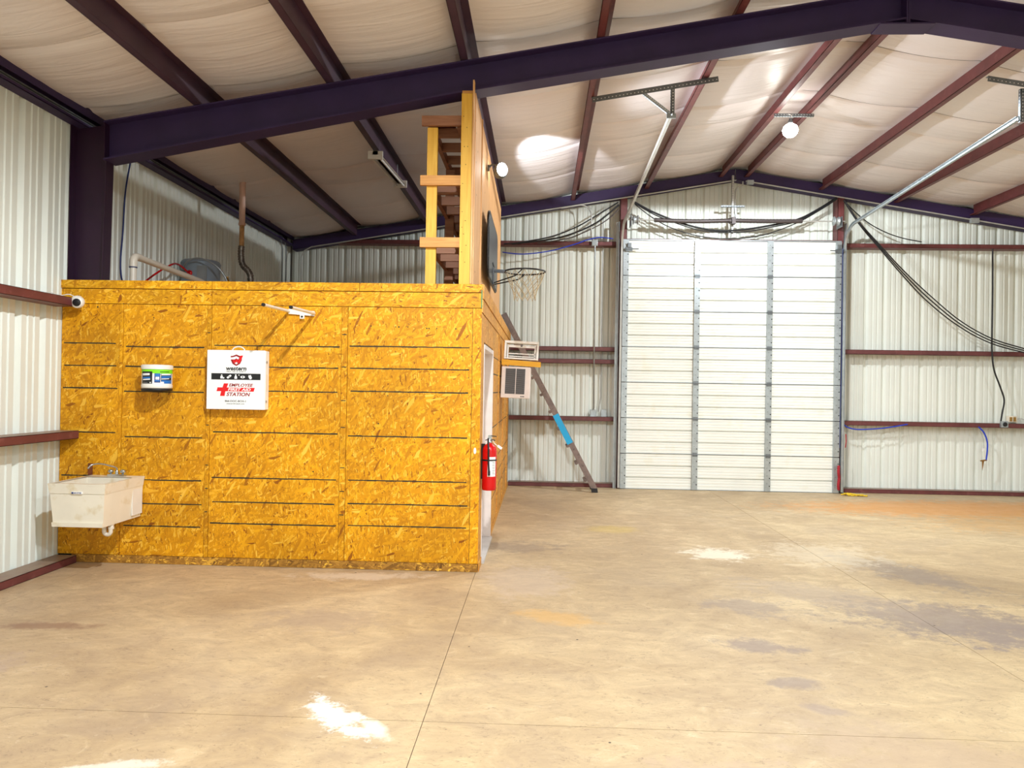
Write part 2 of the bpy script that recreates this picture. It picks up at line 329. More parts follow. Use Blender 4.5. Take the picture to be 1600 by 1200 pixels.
M['maroon'] = simple('red_oxide_steel', (104, 52, 52), 0.45, 0, 0.2, 5, dirt=(120, 70, 68))
def dusty(m):
    nt = m.node_tree; b = nt.nodes['Principled BSDF']; src = b.inputs['Base Color'].links[0].from_socket
    g = N(nt, 'ShaderNodeNewGeometry'); sx = N(nt, 'ShaderNodeSeparateXYZ'); nt.links.new(g.outputs['Normal'], sx.inputs[0])
    gt = N(nt, 'ShaderNodeMath', operation='GREATER_THAN'); nt.links.new(sx.outputs[2], gt.inputs[0]); gt.inputs[1].default_value = 0.9
    n = N(nt, 'ShaderNodeTexNoise'); n.inputs['Scale'].default_value = 7; nt.links.new(g.outputs['Position'], n.inputs['Vector'])
    rp = ramp(nt, [(0.3, (0.55, 0.55, 0.55, 1)), (0.6, (0.95, 0.95, 0.95, 1))], n.outputs['Fac'])
    ml = N(nt, 'ShaderNodeMath', operation='MULTIPLY'); nt.links.new(gt.outputs[0], ml.inputs[0]); nt.links.new(rp.outputs[0], ml.inputs[1])
    mx = N(nt, 'ShaderNodeMixRGB'); nt.links.new(ml.outputs[0], mx.inputs[0]); nt.links.new(src, mx.inputs[1]); mx.inputs[2].default_value = L((150, 128, 108))
    nt.links.new(mx.outputs[0], b.inputs['Base Color'])
dusty(M['maroon'])
M['maroon_deep'] = simple('purple_cast_red_oxide_steel', (48, 29, 74), 0.6, 0, 0.15, 3)  # red oxide primer; its purple cast in this light is put into the colour
M['purlin_left'] = simple('shaded_red_oxide_steel', (68, 44, 62), 0.5, 0, 0.2, 4)  # same red oxide paint; shade on the left slope is put into the colour
M['column'] = simple('dark_maroon_steel', (42, 15, 42), 0.4, 0, 0.15, 3)
M['galv'] = simple('galvanised_steel', (176, 184, 188), 0.38, 0.6, 0.12, 14)
M['galv_dark'] = simple('dull_galvanised_steel', (120, 126, 130), 0.45, 0.6, 0.15, 14)
M['conduit'] = simple('grey_conduit', (188, 188, 184), 0.4, 0.35, 0.1, 10)
M['black'] = simple('black_rubber', (20, 20, 24), 0.5, 0, 0.2)
M['black_metal'] = simple('black_metal', (24, 24, 26), 0.35, 0.3, 0.2)
M['dark_hole'] = simple('dark_hole', (12, 12, 14), 0.8)
M['joint'] = simple('dusty_joint', (112, 92, 74), 0.9, 0, 0.2, 20)
M['ink'] = simple('black_ink', (36, 40, 30), 0.7, 0, 0.3, 30)
M['pine'] = wood_mat('pine_stud', (224, 166, 52), (240, 190, 76), (14, 14, 1))
M['pine_h'] = wood_mat('pine_block', (206, 140, 70), (228, 166, 92), (1, 14, 14))
M['pine_dim'] = wood_mat('shaded_pine', (140, 92, 66), (168, 116, 84), (1, 14, 14))  # pine once more, with the dimness of the loft put into the colour
M['white_plastic'] = simple('white_plastic', (236, 232, 224), 0.35, 0, 0.04)
M['beige_plastic'] = simple('stained_sink_plastic', (238, 230, 212), 0.35, 0, 0.05, 4, dirt=(222, 206, 172))
M['white_paint'] = simple('white_gloss_enamel', (246, 246, 244), 0.3, 0, 0.02)
M['white_trim'] = simple('white_painted_wood', (232, 220, 214), 0.45, 0, 0.06, 9)
M['red'] = simple('red_enamel', (206, 6, 14), 0.25, 0, 0.05)
M['red_print'] = simple('red_print', (226, 16, 24), 0.5, 0, 0.03)
M['darkred_print'] = simple('dark_red_print', (150, 14, 22), 0.5, 0, 0.03)
M['black_print'] = simple('black_print', (18, 20, 24), 0.5, 0, 0.03)
M['white_print'] = simple('white_print', (244, 244, 244), 0.5, 0, 0.02)
M['blue_print'] = simple('blue_print', (30, 110, 190), 0.5, 0, 0.05)
M['navy_print'] = simple('navy_print', (22, 44, 110), 0.5, 0, 0.05)
M['green_print'] = simple('green_print', (130, 232, 20), 0.5, 0, 0.05)
M['chrome'] = simple('chrome', (200, 204, 208), 0.15, 0.95, 0.05)
M['brass'] = simple('brass', (170, 130, 70), 0.3, 0.8, 0.1)
M['blue_hose'] = simple('blue_hose', (18, 60, 196), 0.4, 0, 0.05)
M['blue_paint'] = simple('blue_tape', (22, 166, 222), 0.4, 0, 0.05)
M['ladder'] = simple('weathered_ladder', (128, 112, 106), 0.6, 0.1, 0.2, 14, dirt=(90, 74, 66))
M['pvc'] = simple('pvc_pipe', (226, 216, 200), 0.35, 0, 0.05)
M['vent'] = simple('vent_pipe_tan', (226, 186, 166), 0.5, 0, 0.1)
M['foil'] = simple('foil_duct', (120, 112, 104), 0.3, 0.7, 0.35, 30, bump=0.8, bscale=50)
M['tank'] = simple('grey_tank_enamel', (136, 148, 160), 0.35, 0.1, 0.05)
M['net'] = simple('white_cord', (204, 188, 156), 0.8, 0, 0.05)
M['board_grey'] = simple('dark_backboard', (58, 60, 66), 0.35, 0, 0.12)
M['spring'] = simple('oiled_spring_steel', (82, 74, 74), 0.45, 0.4, 0.15, 30)
M['rope_y'] = simple('yellow_rope', (232, 196, 44), 0.8, 0, 0.1, 40)
M['rope_r'] = simple('red_rope', (158, 24, 40), 0.8, 0, 0.1, 40)
M['rust'] = simple('brown_board', (120, 60, 22), 0.7, 0, 0.3, 30)
M['green_tape'] = simple('green_tape', (34, 130, 84), 0.5)
M['shelf_wood'] = wood_mat('yellow_board', (226, 160, 20), (244, 186, 40), (1, 14, 14))
M['louver'] = simple('grey_louvre', (112, 110, 110), 0.5)
M['glass_bulb'] = glow('lit_bulb', (1.0, 0.97, 0.9), 22)
M['flood_glow'] = glow('lit_flood_lens', (1.0, 0.98, 0.94), 25)
M['threshold'] = simple('worn_threshold', (206, 202, 198), 0.4, 0.2)
M['tan'] = simple('tan_tape', (188, 140, 86), 0.6, 0, 0.3, 20)
M['silver'] = simple('silver_sheet', (150, 156, 160), 0.3, 0.5)
# ---------------------------------------------------------------- dimensions (metres)
XL, YW, RX, XRW, YB, XR, YF = -4.354, 12.585, 3.17, 10.69, 6.533, -0.53, -4.0
def zb(x): return 5.225 - 0.1667 * abs(RX - x)         # underside of the purlins
def zc(x): return zb(x) + 0.185
# ---------------------------------------------------------------- floor
fl = MB().box(XL - 0.1, XRW + 0.1, YF - 0.1, YW + 0.1, -0.16, -0.006).build('floor', M['joint'], kind='structure')
jx = [XL - 0.05, -3.9, -0.548, 2.80, 6.15, 9.5, XRW + 0.05]; jy = [YF, -2.5, 3.598, 9.69, YW + 0.05]
for i in range(len(jx) - 1):
    for j in range(len(jy) - 1):
        g = 0.0020
        MB().box(jx[i] + g, jx[i + 1] - g, jy[j] + g, jy[j + 1] - g, -0.006, 0.0).build('concrete_slab', M['floor'], fl)
# ---------------------------------------------------------------- ribbed steel wall panels
def rib_profile():
    d, e = 0.038, 0.011; pr = []
    for k in range(3):
        o = k * 0.3048
        pr += [(o, 0), (o + 0.026, d), (o + 0.056, d), (o + 0.082, 0), (o + 0.134, 0), (o + 0.141, e), (o + 0.160, e), (o + 0.167, 0), (o + 0.214, 0), (o + 0.221, e), (o + 0.240, e), (o + 0.247, 0)]
    return pr + [(0.9144, 0)]
PR = rib_profile()
def panels(parent, u0, u1, phase, place, top):
    """place(u, depth, z) -> point; top(u) -> height; panels 0.9144 wide laid from phase"""
    k = math.floor((u0 - phase) / 0.9144); s = phase + k * 0.9144
    while s < u1:
        pts = [(s + a, d) for a, d in PR if u0 - 1e-6 <= s + a <= u1 + 1e-6]
        if len(pts) > 1:
            vs = []; n = len(pts)
            for a, d in pts: vs += [place(a, d, 0.0), place(a, d, top(a))]
            # overlap lip, so that every panel has its own edge
            MB().add(vs, [(2 * i, 2 * i + 2, 2 * i + 3, 2 * i + 1) for i in range(n - 1)]).build('steel_panel', M['panel'], parent)
        s += 0.9144
wl = MB().box(XL - 0.09, XL - 0.05, YF, YW + 0.05, 0, 4.20).build('wall_left', M['panel_back'], kind='structure')
panels(wl, YF, YW, 6.24 - 9 * 0.9144, lambda u, d, z: (XL - d, u, z), lambda u: 4.14)
wb = MB().prism([(XL - 0.05, YW + 0.05, 0), (XRW + 0.05, YW + 0.05, 0), (XRW + 0.05, YW + 0.05, 4.2), (RX, YW + 0.05, 5.5), (XL - 0.05, YW + 0.05, 4.2)], (0, 0.04, 0)).build('wall_back', M['panel_back'], kind='structure')
bx0 = (5.6952, 12.5850, 2.1807)[0]
TOPB = lambda u: zc(u) - 0.0
BP = lambda u, d, z: (u, YW + d, z)
panels(wb, XL, 1.33, bx0 - 12 * 0.9144, BP, TOPB)
panels(wb, 4.90, XRW, bx0 - 12 * 0.9144, BP, TOPB)
# gable above the door: panels start at the header
def top_panels():
    s = bx0 - 12 * 0.9144
    while s < 4.90:
        pts = [(s + a, d) for a, d in PR if 1.33 <= s + a <= 4.90]
        if len(pts) > 1:
            vs = []
            for a, d in pts: vs += [BP(a, d, 4.13), BP(a, d, TOPB(a))]
            n = len(pts)
            MB().add(vs, [(2 * i, 2 * i + 2, 2 * i + 3, 2 * i + 1) for i in range(n - 1)]).build('steel_panel', M['panel'], wb)
        s += 0.9144
top_panels()
wr = MB().box(XRW + 0.05, XRW + 0.09, YF, YW + 0.05, 0, 4.20).build('wall_right', M['panel_back'], kind='structure')
panels(wr, YF, YW, YF, lambda u, d, z: (XRW + d, u, z), lambda u: 4.14)
wf = MB().prism([(XL - 0.05, YF - 0.05, 0), (XRW + 0.05, YF - 0.05, 0), (XRW + 0.05, YF - 0.05, 4.2), (RX, YF - 0.05, 5.5), (XL - 0.05, YF - 0.05, 4.2)], (0, -0.04, 0)).build('wall_front', M['panel_back'], kind='structure')
panels(wf, XL, XRW, XL, lambda u, d, z: (u, YF - d, z), TOPB)
# ---------------------------------------------------------------- ceiling: roof deck and insulation blankets sagging between the purlins
PX = [RX + s * o for s in (-1, 1) for o in (0.21, 1.43, 2.65, 3.87, 5.09, 6.31)]; PX.sort()
ce = MB().prism([(XL - 0.05, YF, zc(XL) + 0.05), (RX, YF, zc(RX) + 0.05), (XRW + 0.05, YF, zc(XRW) + 0.05), (XRW + 0.05, YF, zc(XRW) + 0.12), (RX, YF, zc(RX) + 0.13), (XL - 0.05, YF, zc(XL) + 0.12)], (0, YW - YF + 0.05, 0)).build('ceiling', M['panel_back'], kind='structure')
lines = [XL] + PX + [XRW]
xs_ = []
for a, b in zip(lines[:-1], lines[1:]):
    nn = 12 if b - a > 0.6 else 5
    for k in range(nn): xs_.append((a + (b - a) * k / nn, math.sin(math.pi * k / nn) ** 0.8 if k else 0.0, b - a))
xs_.append((XRW, 0.0, 1))
seams = [YF, -2.0, -0.6, 0.75, 2.1, 3.45, 4.75, 5.50, 6.68, 8.0, 9.3, 9.95, 11.25, YW - 0.02]
for a, b in zip(seams[:-1], seams[1:]):
    ny = 22; vs = []; ends = [-0.004] + [0] * ny + [0.004]
    for j in range(ny + 1):
        t = j / ny; y = a + 0.004 + (b - a - 0.008) * t
        ed = min(t, 1 - t) * (b - a)
        for (x, sg, wd) in xs_:
            y2 = y + 0.10 * sg * math.sin(t * math.pi) * (1 if x < RX else -1)
            z = zc(x) - 0.050 * sg * min(1, wd) - 0.028 * sg * math.sin(t * math.pi) + (0.022 * math.exp(-(ed / 0.02) ** 2)) \
                + 0.010 * sg * noise.noise(Vector((x * 0.7, y * 6.0, 1.7))) + 0.006 * sg * noise.noise(Vector((x * 0.9, y * 17.0, 5.1)))
            vs.append((x, y2, z))
    nx = len(xs_)
    fs = [(j * nx + i, j * nx + i + 1, (j + 1) * nx + i + 1, (j + 1) * nx + i) for j in range(ny) for i in range(nx - 1)]
    MB().add(vs, fs, 0, True).build('insulation_blanket', M['insul'], ce)

# ---------------------------------------------------------------- steel frame
def zsec(x, y0, y1, side):
    """Z purlin at x, web vertical, lower flange pointing to side"""
    b = MB(); t = 0.005; z0 = zb(x)
    b.box(x - t / 2, x + t / 2, y0, y1, z0, z0 + 0.18)
    xa, xb = sorted((x, x + side * 0.068)); b.box(xa, xb, y0, y1, z0, z0 + t)
    xe = x + side * 0.068; b.box(min(xe, xe - side * t), max(xe, xe - side * t), y0, y1, z0, z0 + 0.018)
    xa, xb = sorted((x, x - side * 0.068)); b.box(xa, xb, y0, y1, z0 + 0.175, z0 + 0.18)
    return b
pl_lab = ['lowest dark maroon roof purlin on the left slope, nearest the left wall', 'second dark maroon roof purlin up from the left wall, passing over the fluorescent strip', 'third dark maroon roof purlin from the left wall, over the office corner', 'fourth red roof purlin on the left slope, beside the bright patch of flood light', 'fifth red roof purlin, carrying the right end of the left door track angle', 'ridge purlin on the left side of the roof peak',
          'ridge purlin on the right side of the roof peak', 'first full red purlin right of the ridge pair', 'second red purlin right of the ridge, behind the right door track', 'third red purlin right of the ridge, meeting the back wall at the junction box', 'fourth red purlin right of the ridge, beyond the right edge of the photo', 'lowest red purlin on the right slope, nearest the right wall']
for x, lb in zip(PX, pl_lab):
    o = zsec(x, YF + 0.1, 12.35, -1 if x > RX else -1).build('roof_purlin', M['maroon'] if x > 0.3 else M['purlin_left'], label=lb, cat='beam', group='roof purlins')
MB().box(XL, XL + 0.006, YF + 0.1, 12.4, 3.995, 4.17).box(XL, XL + 0.12, YF + 0.1, 12.4, 3.99, 3.995).box(XL + 0.115, XL + 0.12, YF + 0.1, 12.4, 3.99, 4.018).box(XL, XL + 0.12, YF + 0.1, 12.4, 4.163, 4.17).box(XL + 0.115, XL + 0.12, YF + 0.1, 12.4, 4.085, 4.165) \
    .build('eave_beam', M['maroon_deep'], label='long dark steel eave strut along the top of the left wall', cat='beam')
# rafter: I section with straight web, two halves
def rafter(sgn, name, label):
    e = empty(name, (RX + sgn * 3.6, 6.68, zb(RX + sgn * 3.6) - 0.33), label, 'beam')
    X0 = RX; X1 = RX + sgn * 7.197; dep = lambda x: 0.285 + 0.075 * max(0, (abs(x - RX) - 4.0) / 3.3)
    stt = [X0, RX + sgn * 4.0, X1]
    t = MB(); bt = MB(); wbm = MB()
    for a, b in zip(stt[:-1], stt[1:]):
        za, zb_ = zb(a) - 0.004, zb(b) - 0.004; da, db = dep(a), dep(b)
        wbm.prism([(a, 6.674, za - 0.01), (b, 6.674, zb_ - 0.01), (b, 6.674, zb_ - db + 0.01), (a, 6.674, za - da + 0.01)], (0, 0.012, 0))
        t.prism([(a, 6.58, za), (b, 6.58, zb_), (b, 6.58, zb_ - 0.013), (a, 6.58, za - 0.013)], (0, 0.2, 0))
        bt.prism([(a, 6.58, za - da), (b, 6.58, zb_ - db), (b, 6.58, zb_ - db + 0.014), (a, 6.58, za - da + 0.014)], (0, 0.2, 0))
    wbm.build('web', M['maroon_deep'], e); t.build('top_flange', M['maroon_deep'], e); bt.build('bottom_flange', M['maroon_deep'], e)
    for k in (1.43, 3.87, 6.31):
        x = RX + sgn * k; z1 = zb(x); MB().box(x - 0.004, x + 0.004, 6.59, 6.77, z1 - dep(x) + 0.01, z1 - 0.012).build('stiffener', M['maroon_deep'], e) if k > 9 else None
    return e
rl = rafter(-1, 'steel_rafter', 'deep red oxide steel rafter, tinted dark purple, sloping from left column up to the ridge')
rr_ = rafter(1, 'steel_rafter', 'red oxide steel rafter, tinted dark purple, sloping down right from the ridge')
kz = zb(RX) - 0.289
MB().prism([(RX - 0.235, 6.66, kz + 0.004 - 0.039), (RX + 0.235, 6.66, kz + 0.004 - 0.039), (RX + 0.235, 6.66, kz - 0.028), (RX, 6.66, kz + 0.01), (RX - 0.235, 6.66, kz - 0.028)], (0, 0.03, 0)) \
    .box(RX - 0.235, RX + 0.235, 6.58, 6.78, kz - 0.048, kz - 0.035).build('haunch_plate', M['maroon_deep'], rl)
MB().box(RX - 0.016, RX - 0.002, 6.575, 6.785, kz - 0.04, zb(RX)).build('end_plate', M['maroon_deep'], rl)
MB().box(RX + 0.002, RX + 0.016, 6.575, 6.785, kz - 0.04, zb(RX)).build('end_plate', M['maroon_deep'], rr_)
def column(x_out, sgn, label):
    e = empty('steel_column', (x_out + sgn * 0.15, 6.68, 0), label, 'column')
    xi = x_out + sgn * 0.32; zt = zb(x_out) + 0.02
    MB().prism([(x_out, 6.674, 0), (x_out + sgn * 0.26, 6.674, 0), (xi, 6.674, zb(xi) - 0.35), (xi, 6.674, zb(xi) - 0.01), (x_out, 6.674, zt - 0.02)], (0, 0.012, 0)).build('web', M['column'], e)
    MB().box(min(x_out, x_out + sgn * 0.012), max(x_out, x_out + sgn * 0.012), 6.60, 6.76, 0, zt).build('outer_flange', M['column'], e)
    MB().prism([(x_out + sgn * 0.26, 6.62, 0), (xi, 6.62, zb(xi) - 0.36), (xi + sgn * 0.012, 6.62, zb(xi) - 0.36), (x_out + sgn * 0.272, 6.62, 0)], (0, 0.12, 0)).build('inner_flange', M['column'], e)
    MB().prism([(xi - 0.006, 6.60, zb(xi) - 0.36), (xi + 0.006, 6.60, zb(xi) - 0.36), (xi + 0.006, 6.60, zb(xi) - 0.006), (xi - 0.006, 6.60, zb(xi) - 0.006)], (0, 0.16, 0)).build('knee_plate', M['column'], e)
    MB().box(x_out, x_out + sgn * 0.3, 6.56, 6.80, 0, 0.015).build('base_plate', M['column'], e) if sgn > 0 else None
column(XL + 0.002, 1, 'dark maroon steel column rising behind the left end of the board office')
column(XRW - 0.002, -1, 'dark maroon steel column against the right wall, outside the photo')
# girts (C section): a = start, b = end, inward = direction of the open room
def girt(a, b, inw, z0, h, label, mat='maroon', name='wall_girt', depth=0.195, grp=None):
    a, b, i = V(a), V(b), V(inw); m = MB(); t = 0.004; Z = Vector((0, 0, 1))
    f = i * depth
    def plate(o0, o1, za, zb__):
        m.prism([a + o0 + Z * za, a + o1 + Z * za, a + o1 + Z * zb__, a + o0 + Z * zb__], b - a)
    plate(f - i * t, f, z0, z0 + h); plate(i * 0.002, f, z0 + h - t, z0 + h); plate(i * 0.002, f, z0, z0 + t)
    return m.build(name, M[mat], label=label, cat='beam', group=grp)
IB = (0, -1, 0)
girt((-4.2, YW, 0), (1.27, YW, 0), IB, 4.045, 0.07, 'highest red girt on the back wall, left of the big door')
girt((XR + 0.01, YW, 0), (1.27, YW, 0), IB, 2.278, 0.072, 'upper of the close pair of red girts behind the window air conditioners')
girt((XR + 0.01, YW, 0), (1.27, YW, 0), IB, 2.070, 0.072, 'lower of the close pair of red girts behind the window air conditioners')
girt((XR + 0.01, YW, 0), (1.27, YW, 0), IB, 1.108, 0.072, 'red girt under the two outlet boxes, crossed by the ladder')
girt((XR + 0.01, YW, 0), (1.27, YW, 0), IB, 0.0, 0.066, 'red base angle on the floor behind the ladder foot')
girt((4.95, YW, 0), (XRW - 0.02, YW, 0), IB, 4.050, 0.07, 'highest red girt on the back wall, right of the big door')
girt((5.0, YW, 0), (XRW - 0.02, YW, 0), IB, 2.292, 0.072, 'middle red girt on the back wall, right of the big door')
girt((5.0, YW, 0), (XRW - 0.02, YW, 0), IB, 1.114, 0.072, 'low red girt right of the big door, carrying the black socket')
girt((5.0, YW, 0), (XRW - 0.02, YW, 0), IB, 0.0, 0.066, 'red base angle on the floor right of the big door')
IL = (1, 0, 0)
girt((XL, YF + 0.1, 0), (XL, 6.45, 0), IL, 2.300, 0.075, 'upper red girt on the left wall, ending at the security camera')
girt((XL, YF + 0.1, 0), (XL, 6.51, 0), IL, 1.118, 0.072, 'middle red girt on the left wall, above the sink')
girt((XL, YF + 0.1, 0), (XL, 6.51, 0), IL, 0.0, 0.066, 'red base angle on the floor along the left wall')
# rake beams on the back wall
def rake(x0, x1, label):
    m = MB(); d = 0.12
    m.prism([(x0, 12.335, zb(x0) - 0.07), (x1, 12.335, zb(x1) - 0.07), (x1, 12.335, zb(x1) + 0.10), (x0, 12.335, zb(x0) + 0.10)], (0, 0.006, 0))
    m.prism([(x0, 12.335, zb(x0) - 0.07), (x1, 12.335, zb(x1) - 0.07), (x1, 12.335, zb(x1) - 0.064), (x0, 12.335, zb(x0) - 0.064)], (0, 0.2, 0))
    m.build('rake_beam', M['maroon_deep'], label=label, cat='beam')
rake(XL + 0.12, RX - 0.005, 'dark steel rake beam along the left slope at the back wall')
rake(RX + 0.005, XRW - 0.1, 'dark red steel rake beam along the right slope at the back wall')
MB().box(1.285, 1.40, 12.33, 12.337, 0, zb(1.3) - 0.08).box(1.285, 1.291, 12.33, 12.53, 0, zb(1.3) - 0.08).box(1.394, 1.40, 12.33, 12.53, 0, zb(1.3) - 0.08).build('door_jamb_post', M['maroon'], label='red steel post at the left side of the big door', cat='column')
MB().box(4.845, 4.95, 12.33, 12.337, 0, zb(4.9) - 0.08).box(4.845, 4.851, 12.33, 12.53, 0, zb(4.9) - 0.08).box(4.944, 4.95, 12.33, 12.53, 0, zb(4.9) - 0.08).build('door_jamb_post', M['maroon'], label='red steel post at the right side of the big door', cat='column')
MB().box(1.404, 4.841, 12.38, 12.53, 4.125, 4.165).build('door_header', M['maroon'], label='thin red steel header over the big door', cat='beam')

# ---------------------------------------------------------------- overhead sectional door
dz = 4.118 / 7; DY = 12.30
door = MB().box(1.33, 4.90, DY + 0.045, DY + 0.055, 0.0, 4.11).build('door_1', M['white_door'], kind='structure')
hole_pos = []
for k in range(7):
    z0 = k * dz + 0.003; z1 = (k + 1) * dz - 0.003; h = z1 - z0
    pf = [(z0, 0.018), (z0 + 0.002, 0.0), (z0 + 0.016, 0.0)]
    fr = []
    for q in range(1, 12):
        zc_ = z0 + h * q / 12
        if q in (4, 8): pf += [(zc_ - 0.014, 0.0), (zc_ - 0.006, 0.034), (zc_ + 0.009, 0.034), (zc_ + 0.009, 0.0)]
        else: pf += [(zc_ - 0.010, 0.0), (zc_ + 0.003, 0.009), (zc_ + 0.005, 0.0)]
    pf += [(z1 - 0.016, 0.0), (z1 - 0.002, 0.0), (z1, 0.018)]
    m = MB(); n = len(pf); vs = []
    for z, d in pf: vs += [(1.335, DY + d, z), (4.90, DY + d, z)]
    m.add(vs, [(2 * i, 2 * i + 1, 2 * i + 3, 2 * i + 2) for i in range(n - 1)])
    m.box(1.335, 4.90, DY + 0.036, DY + 0.042, z0, z1)
    sec = m.build('door_section', M['white_door'], door)
    MB().box(1.36, 4.88, DY - 0.010, DY + 0.002, z0, z0 + 0.010).build('bottom_lip', M['galv'], sec)
    for x in (1.38, 2.555, 3.742, 4.845):
        mm = MB().box(x - 0.046, x + 0.046, DY - 0.045, DY - 0.003, z0 + 0.006, z1 - 0.001)
        for q in range(4):
            zz = z0 + h * (0.16 + 0.22 * q)
            mm.prism(arc((x + 0.030, DY - 0.0462, zz), (1, 0, 0), (0, 0, 1), 0.010, 0, 315, 7), (0, -0.001, 0), 1)
            mm.prism(arc((x - 0.012, DY - 0.0462, zz + 0.04), (1, 0, 0), (0, 0, 1), 0.005, 0, 300, 5), (0, -0.001, 0), 1)
        mm.build('stile', [M['galv'], M['dark_hole']], sec)
    if k:
        for x in (2.555, 3.742):
            MB().box(x - 0.04, x + 0.04, DY - 0.055, DY - 0.046, z0 - 0.035, z0 + 0.03).lathe([(0.008, -0.045), (0.008, 0.045)], (x, DY - 0.056, z0 - 0.003), (1, 0, 0), 8).build('hinge', M['galv_dark'], sec)
MB().box(1.335, 4.90, DY - 0.004, DY + 0.03, 4.122, 4.138).build('top_strip', M['galv'], door)
# tracks
def track(x, pts, label, side):
    e = empty('door_track', (x, DY - 0.03, 0), label, 'track')
    P = [V(q) for q in pts]; m = MB(); n = len(P); w_ = 0.030; g = 0.048
    # channel swept along P; cross axes: X and the normal
    prof = [(-side * 0.002, -g / 2), (side * w_, -g / 2), (side * w_, -g / 2 + 0.004), (side * 0.004, -g / 2 + 0.004), (side * 0.004, g / 2 - 0.004), (side * w_, g / 2 - 0.004), (side * w_, g / 2), (-side * 0.002, g / 2)]
    vs = []
    for i, q in enumerate(P):
        t = (P[min(i + 1, n - 1)] - P[max(i - 1, 0)]).normalized(); nn = Vector((1, 0, 0)).cross(t).normalized()
        for a, b in prof: vs.append(q + Vector((a, 0, 0)) + nn * b)
    k = len(prof); fs = [(i * k + j, i * k + (j + 1) % k, (i + 1) * k + (j + 1) % k, (i + 1) * k + j) for i in range(n - 1) for j in range(k)]
    m.add(vs, fs); m.build('rail', M['conduit'] if side > 0 else M['galv'], e)
    return e
def track_pts(x0, x1, yend, zend):
    P = [(x0, DY - 0.03, 0.02), (x0, DY - 0.03, 3.95)]
    P += arc((x0, DY - 0.43, 3.95), (0, 1, 0), (0, 0, 1), 0.40, 8, 82, 8)
    a = V(P[-1]); b = Vector((x1, yend, zend)); return P + [a.lerp(b, i / 6) for i in range(1, 7)]
tl = track(1.30, track_pts(1.295, 1.335, 7.97, 4.59), 'galvanised door track left of the big door, rising along the roof to the perforated hanger', 1)
tr = track(4.93, track_pts(4.95, 4.985, 7.95, 4.56), 'galvanised door track right of the big door, running towards the upper right', -1)
for e, x, s in ((tl, 1.262, -1), (tr, 4.955, 1)):
    m = MB()
    m.box(min(x, x + s * 0.004), max(x, x + s * 0.004), DY - 0.06, DY + 0.03, 0.0, 4.42)
    m.box(min(x, x + s * 0.04) - 0.0, max(x, x + s * 0.04), DY + 0.024, DY + 0.03, 0.0, 4.42)
    m.build('track_angle', M['galv'], e)
def perforated(a, b, wv, hv, n, nm, parent, mat='galv_dark', holes='white_print', hr=0.006):
    """steel angle: two legs wv and hv wide from line a-b, with rows of holes"""
    a, b, wv, hv = V(a), V(b), V(wv), V(hv); m = MB(); t = 0.0035
    hn = hv.normalized(); wn = wv.normalized()
    m.prism([a, a + wv, a + wv + hn * t, a + hn * t], b - a); m.prism([a, a + hv, a + hv + wn * t, a + wn * t], b - a)
    d = (b - a)
    for i in range(n):
        c = a + d * ((i + 0.5) / n)
        for (q, nrm, off) in ((c + wv * 0.55, hn, -0.0006), (c + hv * 0.55, wn, -0.0006)):
            u = d.normalized(); v = u.cross(nrm)
            m.prism([q + nrm * off + hr * (math.cos(k * math.pi / 3) * u + math.sin(k * math.pi / 3) * v) for k in range(6)], nrm * (t + 0.0012), 1)
    return m.build(nm, [M[mat], M[holes]], parent)
# left hanger: angle across two purlins, strut and brace
hl = empty('track_hanger', (1.2, 7.96, 4.6), 'dark perforated angle bolted across two purlins holding the left door track', 'bracket')
A0 = Vector((0.50, 7.93, zb(0.50) - 0.004)); A1 = Vector((1.84, 7.93, zb(1.84) - 0.004))
perforated(A0, A1, (0, 0.05, 0), (0.008, 0, -0.058), 34, 'cross_angle', hl)
t0 = Vector((1.345, 7.94, zb(1.345) - 0.05))
perforated(t0, (1.345, 7.94, 4.56), (0.04, 0, 0), (0, 0.04, 0), 10, 'hanging_strut', hl)
perforated((1.345 - 0.30, 7.95, zb(1.04) - 0.055), (1.325, 7.95, 4.60), (0.028, 0, 0.018), (0, 0.035, 0), 13, 'diagonal_brace', hl, 'galv')
MB().box(1.30, 1.40, 7.93, 7.945, 4.55, 4.60).lathe([(0.012, 0), (0.012, 0.02), (0.006, 0.02), (0.006, 0.035)], (1.36, 7.93, 4.585), (0, -1, 0), 8).build('bolt_plate', M['galv'], hl)
hr_ = empty('track_hanger', (5.2, 7.9, 4.7), 'dark perforated angle across the purlins at the upper right edge', 'bracket')
perforated((4.62, 7.87, zb(4.62) - 0.004), (6.10, 7.87, zb(6.10) - 0.004), (0, 0.05, 0), (-0.008, 0, -0.058), 36, 'cross_angle', hr_)
perforated((4.99, 7.93, zb(5.0) - 0.05), (4.99, 7.93, 4.52), (0.04, 0, 0), (0, 0.04, 0), 10, 'hanging_strut', hr_)
